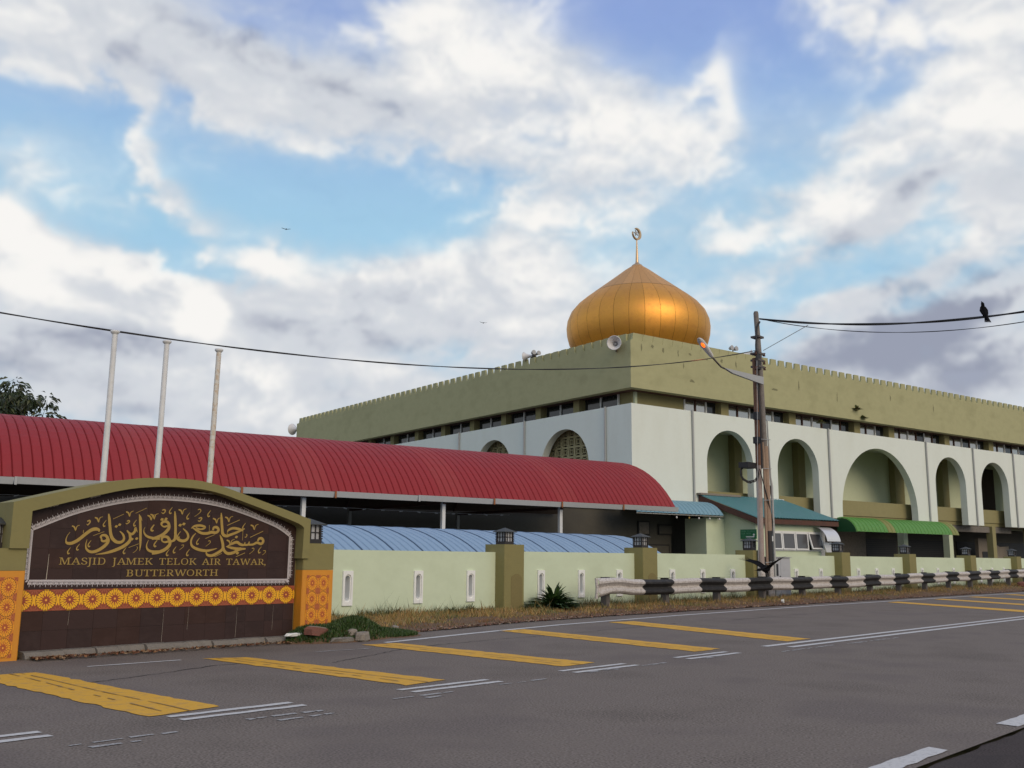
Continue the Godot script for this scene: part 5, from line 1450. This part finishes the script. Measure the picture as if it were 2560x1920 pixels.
	tag(solo("lower_cable", twisted(pts, 0.0095, 0.4), M.cable), "thin cable hanging just below the thick bundle at right", "cable")
	var C := A.lerp(B, 0.16) + Vector3(0, -0.25, 0)
	tag(solo("stay_wire", MB.new().tube([rdp(22.8, 12.5, 6.42), C], 0.009, 5), M.galv), "thin slanting stay wire from pole clamp up to the cable bundle", "wire")
	tag(solo("guy_wire", MB.new().tube([rdp(22.45, 12.5, 6.1), rdp(21.9, 12.35, 0.95), rdp(21.88, 12.34, 0.8), rdp(21.85, 12.3, 0.1)], [0.007, 0.007, 0.025, 0.008], 6), M.galv), "thin grey guy wire running down in front of the wall left of the pole", "wire")
	crow_perched(A.lerp(B, 0.668) + Vector3(0, -0.36 * 4.0 * 0.668 * 0.332 + 0.03, 0))

func twisted(pts: Array, r: float, pitch: float) -> MB:
	var m := MB.new()
	for s in 2:
		var q := []
		var dist := 0.0
		for k in pts.size() - 1:
			var a: Vector3 = pts[k]; var b: Vector3 = pts[k + 1]
			for i in 4:
				var p := a.lerp(b, i / 4.0)
				var t := (dist + (b - a).length() * i / 4.0) / pitch * 0.7 + s * PI
				var d := (b - a).normalized()
				var x := d.cross(Vector3.UP).normalized(); var y := x.cross(d)
				q.append(p + (x * cos(t) + y * sin(t)) * r * 0.45)
			dist += (b - a).length()
		m.tube(q, r * 0.72, 6)
	return m

# ---------------------------------------------------------------- birds
func bird_body(m: MB, bs: Basis, at: Vector3) -> void:
	# spine from beak tip to tail tip, one skin
	var sp := [[0.25, 0.035, 0.003], [0.215, 0.04, 0.012], [0.195, 0.045, 0.024], [0.165, 0.048, 0.036], [0.13, 0.04, 0.036], [0.10, 0.02, 0.043], [0.05, 0.0, 0.058], [-0.02, -0.008, 0.062], [-0.08, 0.0, 0.048], [-0.13, 0.008, 0.03], [-0.18, 0.012, 0.026], [-0.27, 0.012, 0.030], [-0.31, 0.012, 0.012]]
	var pts := []; var rr := []
	for q in sp:
		pts.append(at + bs * Vector3(q[0], q[1], 0)); rr.append(q[2])
	m.tube(pts, rr, 10)
func wing(m: MB, bs: Basis, at: Vector3, side: float, lift: float, sweep: float) -> void:
	# leading edge points, trailing edge points, fingered tip
	var lead := []; var trail := []
	var stations := [[0.0, 0.07, -0.10], [0.12, 0.10, -0.09], [0.22, 0.115, -0.08], [0.31, 0.09, -0.10], [0.40, 0.05, -0.12]]
	for q in stations:
		var f: float = q[0] / 0.4
		var lf := lift * (1.15 - 0.35 * f)
		var o := Vector3(q[1] + sweep * f * 0.1, 0.03 + sin(lf) * q[0], side * (0.03 + cos(lf) * q[0]))
		lead.append(at + bs * o)
		trail.append(at + bs * (o + Vector3(q[2] - q[1], -0.015, 0)))
	for k in 4:
		m.quad(lead[k], lead[k + 1], trail[k + 1], trail[k])
		m.quad(trail[k] - bs * Vector3(0, 0.008, 0), trail[k + 1] - bs * Vector3(0, 0.004, 0), lead[k + 1] - bs * Vector3(0, 0.006, 0), lead[k] - bs * Vector3(0, 0.016, 0))
	for k in 6:
		var f := k / 5.0
		var p: Vector3 = lead[4].lerp(trail[4], f)
		var d := bs * Vector3(lerpf(0.04, -0.10, f), sin(lift * 0.8) * 0.12, side * cos(lift * 0.8) * 0.13)
		var w := bs * Vector3(0.014, 0, 0)
		m.quad(p - w, p + w, p + d + w * 0.3, p + d - w * 0.3)
		m.quad(p - w * 1.0, p - d * 0.4 - w, p - d * 0.4 + w, p + w)
	m.tube([lead[0], lead[2], lead[4]], [0.02, 0.012, 0.005], 6)
func tail(m: MB, bs: Basis, at: Vector3) -> void:
	for k in 5:
		var z := (k - 2) * 0.018
		var a := at + bs * Vector3(-0.12, 0.012, z * 0.5); var b := at + bs * Vector3(-0.34, 0.0, z * 1.9)
		var w := bs * Vector3(0, 0, 0.014)
		m.quad(a - w, b - w, b + w, a + w)
func legs(m: MB, bs: Basis, at: Vector3) -> void:
	for s in [-1, 1]:
		var hip := Vector3(-0.03, -0.05, s * 0.025)
		m.tube([at + bs * hip, at + bs * (hip + Vector3(0.015, -0.05, 0)), at + bs * (hip + Vector3(-0.005, -0.10, 0))], [0.016, 0.007, 0.005], 6)
		for t in [-0.5, 0.0, 0.5]:
			m.tube([at + bs * (hip + Vector3(-0.005, -0.10, 0)), at + bs * (hip + Vector3(0.035, -0.108, t * 0.04))], 0.004, 4)
func crow_perched(at: Vector3) -> void:
	var m := MB.new()
	# upright, back to the camera, head turned right
	var bs := Basis(Vector3(0, 0, 1), deg_to_rad(66.0))
	var yaw := Basis(Vector3.UP, deg_to_rad(95.0))
	bird_body(m, Basis(), Vector3.ZERO)
	tail(m, Basis(), Vector3.ZERO); legs(m, Basis(Vector3(0, 0, 1), deg_to_rad(-55.0)), Vector3.ZERO)
	for s in [-1.0, 1.0]:
		m.tube([Vector3(0.09, 0.02, s * 0.045), Vector3(0.0, 0.005, s * 0.066), Vector3(-0.10, 0.005, s * 0.05), Vector3(-0.2, 0.005, s * 0.02)], [0.02, 0.034, 0.028, 0.006], 8)
	tag(solo("crow", m, M.crow, at + Vector3(0, 0.12, 0), yaw * bs), "black crow perched on the thick cable at right", "bird")

func build_plants() -> void:
	# dry roadside grass: blades in one field
	var g := MB.new()
	var cols := [Color(0.36, 0.23, 0.075), Color(0.42, 0.28, 0.10), Color(0.28, 0.155, 0.055), Color(0.24, 0.20, 0.06), Color(0.33, 0.19, 0.06)]
	var rr := RandomNumberGenerator.new()
	rr.seed = 77
	var pn := FastNoiseLite.new(); pn.seed = 55; pn.frequency = 0.9; pn.fractal_octaves = 3
	for k in 70000:
		var u := 7.3 + 50.0 * pow(rr.randf(), 1.7)
		var e := verge_edge(u)
		var d := lerpf(e + 0.02, 12.98, pow(rr.randf(), 0.8))
		var f := clampf((d - e) / (13.0 - e), 0.0, 1.0)
		var patch := pn.get_noise_2d(u, d * 2.0)
		if patch < -0.22 and rr.randf() < 0.75:
			continue
		var h := lerpf(0.02, 0.075, sqrt(f)) * rr.randf_range(0.5, 1.5) * (1.0 + patch * 1.3)
		if f > 0.45 and rr.randf() < 0.03:
			h *= 2.4
		var c: Color = cols[rr.randi() % 5]
		if f < 0.22:
			c = c.lerp(Color(0.20, 0.085, 0.045), 0.7); h *= 0.7
		if f > 0.82 and rr.randf() < 0.6:
			c = Color(0.055, 0.075, 0.022); h *= 1.4
		elif rr.randf() < 0.10 + maxf(0.0, pn.get_noise_2d(u * 0.6 + 50.0, d)) * 0.7:
			c = Color(0.11, 0.13, 0.035)
		g.tint = c * rr.randf_range(0.65, 1.3)
		var a := rr.randf() * TAU
		var w := Vector3(cos(a), 0, sin(a)) * rr.randf_range(0.003, 0.007)
		var p := Vector3(u, verge_y(u, d) - 0.004, -d)
		var lean := Vector3(rr.randf_range(-1, 1), 0, rr.randf_range(-1, 1)) * h * 0.7
		g.tri(p - w, p + w, p + Vector3(0, h, 0) + lean)
	var go := solo("dry_grass", g, M.leaf, Vector3.ZERO, RB)
	tag(go, "dry straw coloured grass along the verge below the boundary wall", "grass")
	go.set_meta("kind", "stuff")
	# leaf litter at the kerb edge
	var lt := MB.new()
	for k in 5200:
		var u := 3.9 + 46.0 * pow(rr.randf(), 1.6)
		var e := verge_edge(u)
		if u < 7.4:
			e = 9.88
		var d := e + rr.randfn(0.03, 0.07)
		lt.tint = [Color(0.17, 0.065, 0.035), Color(0.11, 0.05, 0.03), Color(0.23, 0.11, 0.05), Color(0.30, 0.20, 0.11)][rr.randi() % 4] * rr.randf_range(0.6, 1.3)
		var bs := Basis.from_euler(Vector3(rr.randf_range(-0.6, 0.6), rr.randf() * TAU, rr.randf_range(-0.6, 0.6)))
		var p := Vector3(u, maxf(verge_y(u, d), 0.0) + 0.012, -d)
		var l := rr.randf_range(0.012, 0.034)
		lt.quad(p + bs * Vector3(-l, 0, 0), p + bs * Vector3(0, 0, l * 0.45), p + bs * Vector3(l, 0.003, 0), p + bs * Vector3(0, 0, -l * 0.45))
	var lo := solo("leaf_litter", lt, M.leaf, Vector3.ZERO, RB)
	tag(lo, "reddish brown fallen leaves along the asphalt edge", "leaf litter")
	lo.set_meta("kind", "stuff")
	# broad-leaved clump by the wall
	leaf_clump("lily_clump", "dark green strap leaved clump in front of the wall between second and third vents", rdp(14.38, 12.45, 0.06), 260, 0.68, 0.64, 0.036, [Color(0.035, 0.075, 0.018), Color(0.05, 0.10, 0.025), Color(0.022, 0.05, 0.015)], 5, "")
	# weeds at the wall foot
	var weeds := [[9.2, 0.14], [10.3, 0.12], [10.9, 0.18], [11.6, 0.14], [12.1, 0.17], [12.6, 0.20], [13.1, 0.15], [13.9, 0.16], [14.9, 0.14], [16.2, 0.12], [18.4, 0.16], [19.5, 0.18], [20.3, 0.14]]
	var wl := ["first low weed tuft at the wall foot right of the name wall", "low weed tuft below the gap between first and second vents", "taller weed tuft just left of the second vent", "weed tuft under the second vent", "weed tuft right of the second vent", "tall weed tuft under the third vent", "weed tuft touching the first olive pillar on its left", "weed tuft touching the first olive pillar on its right", "weed tuft right beside the strap leaved clump", "low weed tuft left of the barrier end", "weed tuft right of the second olive pillar behind barrier", "weed tuft behind the second black barrier block", "weed tuft behind the third barrier post"]
	for k in weeds.size():
		leaf_clump("weed_tuft", wl[k], rdp(weeds[k][0], 12.86, verge_y(weeds[k][0], 12.86)), 46, weeds[k][1] * 1.5, weeds[k][1], 0.010, [Color(0.05, 0.06, 0.02), Color(0.09, 0.085, 0.03), Color(0.03, 0.04, 0.015)], 100 + k, "weeds at the foot of the boundary wall")
	# mossy mound at the end of the name wall
	var mound := thing("moss_mound", "low bright green mossy mound at the right foot of the name wall", "ground cover", rdp(7.62, 9.98), RB)
	var mm := MB.new(); var mg := MB.new()
	var prof := func(x: float, z: float) -> float:
		var r := Vector2((x + 0.12) / 0.78, z / 0.36).length()
		return 0.25 * maxf(0.0, 1.0 - r * r) * (1.0 + 0.25 * sin(x * 6.0) * cos(z * 7.0)) + 0.09 * maxf(0.0, 1.0 - Vector2((x - 0.75) / 0.6, (z + 0.15) / 0.45).length()) - 0.01
	for i in 24:
		for k in 14:
			var P := []
			for q in [[i, k + 1], [i + 1, k + 1], [i + 1, k], [i, k]]:
				var x: float = -1.1 + 2.4 * q[0] / 24.0; var z: float = -0.55 + 1.1 * q[1] / 14.0
				P.append(Vector3(x, prof.call(x, z), z))
			mm.quad(P[0], P[1], P[2], P[3])
	part("soil", mm, M.soil, mound)
	for k in 26000:
		var x := rr.randf_range(-1.0, 1.25); var z := rr.randf_range(-0.5, 0.5)
		var y: float = prof.call(x, z)
		if y < 0.01:
			continue
		mg.tint = [Color(0.045, 0.095, 0.018), Color(0.06, 0.12, 0.022), Color(0.03, 0.068, 0.015), Color(0.075, 0.11, 0.03)][rr.randi() % 4] * rr.randf_range(0.5, 1.0)
		var a := rr.randf() * TAU
		var w := Vector3(cos(a), 0, sin(a)) * 0.009
		mg.tri(Vector3(x, y - 0.01, z) - w, Vector3(x, y - 0.01, z) + w, Vector3(x + rr.randf_range(-0.03, 0.03), y + rr.randf_range(0.02, 0.05), z + rr.randf_range(-0.03, 0.03)))
	var ms := part("moss", mg, M.leaf, mound)
	ms.set_meta("kind", "stuff")
	# ferns rooted in the parapet
	var pls := [[14.5, 8.1, 0.30, "leafy weed rooted in the olive parapet above the wide arch"], [15.0, 7.75, 0.22, "smaller leafy weed hanging below the one on the parapet"], [11.75, 7.25, 0.20, "small dark weed in the window strip left of the wide arch"]]
	for k in pls.size():
		leaf_clump("wall_weed", pls[k][3], fap(26.02 + pls[k][0], 27.94, pls[k][1]), 60, pls[k][2] * 1.3, pls[k][2] * 1.3, 0.06, [Color(0.07, 0.085, 0.025), Color(0.11, 0.12, 0.035), Color(0.14, 0.10, 0.035)], 300 + k, "weeds growing on the mosque wall")
	# mango tree beyond the canopy
	var tr := thing("mango_tree", "dark leafy tree rising behind the left end of the red canopy", "tree", Vector3(-24.6, 0, -42.0))
	part("trunk", MB.new().tube([Vector3(0, -0.05, 0), Vector3(0.1, 1.5, 0.05), Vector3(0.0, 3.2, 0), Vector3(0.2, 4.6, 0.1)], [0.42, 0.34, 0.28, 0.16], 12), M.trunk, tr)
	var tl := RandomNumberGenerator.new()
	tl.seed = 404
	var cm := MB.new()
	var lf := 0
	for k in 520:
		var dirv := Vector3(tl.randfn(), tl.randfn() * 0.9 + 0.25, tl.randfn()).normalized()
		var rad := pow(tl.randf(), 0.4)
		var lob := 1.0 + 0.16 * sin(dirv.x * 7.0 + dirv.y * 4.0) + 0.12 * sin(dirv.z * 9.0)
		var c := Vector3(0.2, 5.4, 0) + dirv * Vector3(4.4, 3.0, 4.2) * rad * lob
		if k % 9 == 0:
			part("limb", MB.new().tube([Vector3(0.1, 3.4 + 0.3 * tl.randf(), 0), Vector3(0.2, 4.4, 0).lerp(c, 0.45) + Vector3(0, 0.25, 0), c], [0.12, 0.07, 0.02], 6), M.trunk, tr)
		var sz := tl.randf_range(0.35, 0.62)
		for s in 62:
			var d := Vector3(tl.randfn(), tl.randfn() * 0.7 + 0.25, tl.randfn()).normalized()
			var p := c + d * sz * tl.randf_range(0.3, 1.0)
			var out := (d + Vector3(0, -0.9, 0)).normalized()
			var side := out.cross(Vector3(tl.randfn(), tl.randfn(), tl.randfn())).normalized() * 0.05
			var ln := tl.randf_range(0.24, 0.40)
			cm.tint = [Color(0.030, 0.045, 0.014), Color(0.042, 0.058, 0.018), Color(0.055, 0.062, 0.02), Color(0.022, 0.034, 0.012)][tl.randi() % 4] * tl.randf_range(0.7, 1.3)
			var mid := p + out * ln * 0.45 + Vector3(0, 0.02, 0)
			var tip := p + out * ln + Vector3(0, -0.05, 0)
			cm.tri(p, mid - side, mid + side); cm.tri(mid + side, mid - side, tip)
	part("crown", cm, M.leaf, tr)

func leaf_clump(called: String, label: String, at: Vector3, n: int, spread: float, height: float, lw: float, cols: Array, sd: int, group: String) -> void:
	var o := thing(called, label, "plant", at, Basis(), group)
	var r := RandomNumberGenerator.new()
	r.seed = sd
	for half in 2:
		var m := MB.new()
		for k in n / 2:
			var a := r.randf() * TAU
			var f := pow(r.randf(), 0.7)
			var h := height * lerpf(1.0, 0.35, f) * r.randf_range(0.75, 1.15)
			var out := spread * lerpf(0.15, 1.05, f) * r.randf_range(0.8, 1.1)
			var dr := Vector3(cos(a), 0, sin(a))
			var side := Vector3(-sin(a), 0, cos(a)) * lw * r.randf_range(0.7, 1.2)
			var p0 := dr * 0.03 * r.randf() + Vector3(0, -0.02, 0)
			m.tint = cols[r.randi() % cols.size()] * r.randf_range(0.7, 1.35)
			var prev := p0; var pw := 0.35
			for s in 4:
				var t := (s + 1) / 4.0
				var p := p0 + dr * out * t * (0.6 + 0.4 * t) + Vector3(0, h * (1.25 * t - 0.45 * t * t * (1.0 + f)), 0)
				var w := [0.85, 1.0, 0.75, 0.08][s] as float
				var dip := Vector3(0, -lw * 0.3, 0)
				m.quad(prev - side * pw, prev + dip * pw, p + dip * w, p - side * w)
				m.quad(prev + dip * pw, prev + side * pw, p + side * w, p + dip * w)
				prev = p; pw = w
		part("leaves" if half == 0 else "young_leaves", m, M.leaf, o)

func rock(called: String, label: String, mat: Material, at: Vector3, size: Vector3, sd: int, cat: String, turn := 0.0) -> void:
	var r := RandomNumberGenerator.new()
	r.seed = sd
	var pts := []
	var N := 9
	var m := MB.new()
	var rings := []
	for i in 6:
		var phi := -PI / 2 + PI * i / 5.0
		var ring := []
		for k in N:
			var t := TAU * k / N
			var p := Vector3(cos(phi) * cos(t), sin(phi), cos(phi) * sin(t))
			p = Vector3(signf(p.x) * pow(absf(p.x), 0.6), signf(p.y) * pow(absf(p.y), 0.6), signf(p.z) * pow(absf(p.z), 0.6))
			var j := 1.0 if i == 0 or i == 5 else r.randf_range(0.82, 1.08)
			ring.append(p * size * 0.5 * j)
		rings.append(ring)
	for i in 5:
		for k in N:
			var e := (k + 1) % N
			m.quad(rings[i][e], rings[i][k], rings[i + 1][k], rings[i + 1][e])
	tag(solo(called, m, mat, at, RB * Basis(Vector3.UP, turn)), label, cat)

func build_small() -> void:
	# rubble by the kerb
	rock("stone", "pale flat slab of rubble at the kerb end by the name wall", M.white, rdp(6.86, 9.92, 0.10), Vector3(0.34, 0.04, 0.10), 1, "stone", 0.2)
	rock("stone", "grey stone right of the broken brick, nearest the asphalt", M.stone, rdp(7.62, 9.64, 0.05), Vector3(0.26, 0.13, 0.16), 2, "stone", 0.5)
	rock("stone", "small grey stone half buried in the mossy mound", M.stone, rdp(7.52, 9.72, 0.10), Vector3(0.15, 0.10, 0.11), 3, "stone", 0.1)
	rock("stone", "dark low stone between brick and grey stone", M.concrete, rdp(7.34, 9.68, 0.03), Vector3(0.34, 0.07, 0.14), 4, "stone", -0.1)
	rock("stone", "tan stone in the grass left of first vent", M.stone, rdp(8.9, 10.55, 0.05), Vector3(0.14, 0.08, 0.10), 6, "stone", 0.9)
	rock("stone", "reddish rock behind the far barrier posts in the grass", M.brick, rdp(40.5, 11.85, 0.2), Vector3(0.5, 0.24, 0.3), 7, "stone", 0.4)
	var br := thing("broken_brick", "broken red brick block lying on the kerb at the name wall end", "brick", rdp(7.06, 9.80, 0.13), RB * Basis(Vector3.UP, 0.25) * Basis(Vector3(0, 0, 1), -0.12))
	part("block", MB.new().prism(PackedVector2Array([Vector2(-0.14, -0.045), Vector2(0.15, -0.05), Vector2(0.16, 0.03), Vector2(0.13, 0.045), Vector2(-0.10, 0.05), Vector2(-0.145, 0.02)]), -0.06, 0.06), M.brick, br)
	part("mortar", MB.new().prism(PackedVector2Array([Vector2(-0.10, 0.05), Vector2(0.13, 0.045), Vector2(0.11, 0.056), Vector2(-0.06, 0.062)]), -0.055, 0.05), M.stone, br)
	# crumpled paper
	var pp := MB.new()
	for k in 7:
		pp.box(Vector3(rng.randf_range(-0.03, 0.03), 0.03 + rng.randf_range(0, 0.05), rng.randf_range(-0.02, 0.02)), Vector3(0.07, 0.002, 0.05), Basis.from_euler(Vector3(rng.randf() * 3, rng.randf() * 3, rng.randf() * 3)))
	tag(solo("litter_paper", pp, M.frame_white, rdp(21.2, 11.35, 0.03), RB), "crumpled white paper lying in the grass below the barrier", "litter")
	# feeder cabinet against the wall
	var fc := thing("feeder_cabinet", "grey two door electric cabinet against the wall right of the utility pole", "cabinet", rdp(23.36, 12.72), RB)
	part("body", MB.new().span(Vector3(-0.52, 0.0, -0.2), Vector3(0.54, 1.08, 0.16)), M.grey_paint, fc)
	for s in [[-0.5, 0.005], [0.015, 0.52]]:
		var d := part("door", MB.new().span(Vector3(s[0], 0.16, 0.162), Vector3(s[1], 1.04, 0.178)), M.grey_paint, fc)
		if s[0] < -0.1:
			part("handle", MB.new().span(Vector3(-0.06, 0.5, 0.179), Vector3(-0.035, 0.62, 0.2)), M.black, d)
			part("louvre_panel", MB.new().span(Vector3(-0.42, 0.62, 0.1785), Vector3(-0.12, 0.92, 0.183)), M.black, d)
	part("roof_lip", MB.new().span(Vector3(-0.545, 1.081, -0.22), Vector3(0.565, 1.10, 0.20)), M.galv, fc)
	# horn loudspeakers on the parapet
	var corner := Transform3D(FB, fap(26.02, 28.0))
	horn("white horn loudspeaker on the parapet near the corner, facing the road", corner * Vector3(-0.42, 9.46, -0.50), (FB * Vector3(-0.80, -0.05, 0.60)).normalized(), 0.28, 0.46)
	horn("grey horn loudspeaker on the left parapet below the dome, facing left", corner * Vector3(-0.1, 9.98, -6.9), (FB * Vector3(-0.45, 0.0, -0.9)).normalized(), 0.20, 0.42)
	horn("white horn loudspeaker at the far left end of the mosque parapet", corner * Vector3(-0.1, 9.22, -32.45), (FB * Vector3(-0.30, 0.02, -0.95)).normalized(), 0.36, 0.75)
	horn("pale horn loudspeaker on the parapet just left of the utility pole", corner * Vector3(7.3, 9.95, -0.1), (FB * Vector3(0.8, 0.1, 0.6)).normalized(), 0.18, 0.36)
	for q in [[6.15, 9.83, "pair of small floodlights on the parapet left of the utility pole", Vector3(0, 0, 0)], [0.1, 9.86, "pair of small floodlights on the left parapet beside the grey horn", Vector3(0, 0, -6.2)]]:
		var fl := thing("floodlight_pair", q[2], "floodlight", corner * (Vector3(q[0], q[1], -0.15) + q[3]), FB, "floodlights on the parapet")
		part("stem", MB.new().tube([Vector3(0, 0, 0), Vector3(0, 0.16, 0)], 0.025, 6), M.post, fl)
		part("crossbar", MB.new().tube([Vector3(-0.16, 0.16, 0), Vector3(0.16, 0.18, 0)], 0.02, 6), M.post, fl)
		for s in [-1, 1]:
			part("lamp", MB.new().tube([Vector3(s * 0.14, 0.20, -0.06), Vector3(s * 0.14, 0.22, 0.02), Vector3(s * 0.14, 0.23, 0.1)], [0.06, 0.085, 0.11], 10), M.horn_grey, fl)
	# crow taking off above the barrier
	var m := MB.new()
	bird_body(m, Basis(), Vector3.ZERO); tail(m, Basis(), Vector3.ZERO); legs(m, Basis(Vector3(0, 0, 1), 0.35), Vector3.ZERO)
	wing(m, Basis(), Vector3.ZERO, -1.0, 0.55, -0.3)
	wing(m, Basis(), Vector3.ZERO, 1.0, 0.62, -0.2)
	tag(solo("crow", m, M.crow, rdp(21.55, 11.95, 0.80), Basis(Vector3.UP, deg_to_rad(42.0)) * Basis(Vector3(0, 0, 1), 0.10).scaled(Vector3.ONE * 1.15)), "black crow with raised wings taking off from the crash barrier", "bird")
	for q in [[-13.6, 18.4, 90.0, "tiny dark bird flying in the blue gap above the flagpoles"], [-1.75, 13.6, 100.0, "tiny dark bird flying in grey cloud left of the dome"]]:
		var az := deg_to_rad(q[0]); var el := deg_to_rad(q[1])
		var b := MB.new()
		bird_body(b, Basis(), Vector3.ZERO); tail(b, Basis(), Vector3.ZERO)
		wing(b, Basis(), Vector3.ZERO, -1.0, 0.2, -0.2); wing(b, Basis(), Vector3.ZERO, 1.0, 0.2, -0.2)
		tag(solo("bird", b, M.crow, Vector3(0, 1, 0) + Vector3(sin(az) * cos(el), sin(el), -cos(az) * cos(el)) * float(q[2]), Basis(Vector3.UP, 1.9).scaled(Vector3.ONE * 0.75)), q[3], "bird", "birds far off in the sky")

func horn(label: String, at: Vector3, dir: Vector3, r: float, ln: float) -> void:
	# local z points out of the mouth
	var z := dir; var x := Vector3.UP.cross(z).normalized(); var y := z.cross(x)
	var o := thing("horn_loudspeaker", label, "loudspeaker", at, Basis(x, y, z), "horn loudspeakers on the mosque parapet")
	var t := Basis(Vector3(1, 0, 0), PI / 2)
	var prof := []
	for k in 9:
		var f := k / 8.0
		prof.append(Vector2(lerpf(0.06, r, pow(f, 2.2)), ln * f))
	prof.append(Vector2(r + 0.015, ln + 0.01)); prof.append(Vector2(r - 0.005, ln + 0.012))
	part("bell", MB.new().lathe(prof, 24), M.horn, o, Vector3(0, 0, -ln), t)
	part("throat", MB.new().lathe([Vector2(0.0, 0.55 * ln), Vector2(r * 0.18, 0.5 * ln), Vector2(r * 0.30, 0.3 * ln), Vector2(r * 0.30, 0.12 * ln)], 14), M.horn_grey, o, Vector3(0, 0, -ln), t)
	part("driver", MB.new().lathe([Vector2(0.0, -0.16), Vector2(0.085, -0.15), Vector2(0.085, -0.02), Vector2(0.055, 0.02)], 14), M.post, o, Vector3(0, 0, -ln), t)
	part("bracket", MB.new().span(Vector3(-0.02, -0.30, -ln - 0.1), Vector3(0.02, -0.06, -ln + 0.1)), M.post, o)
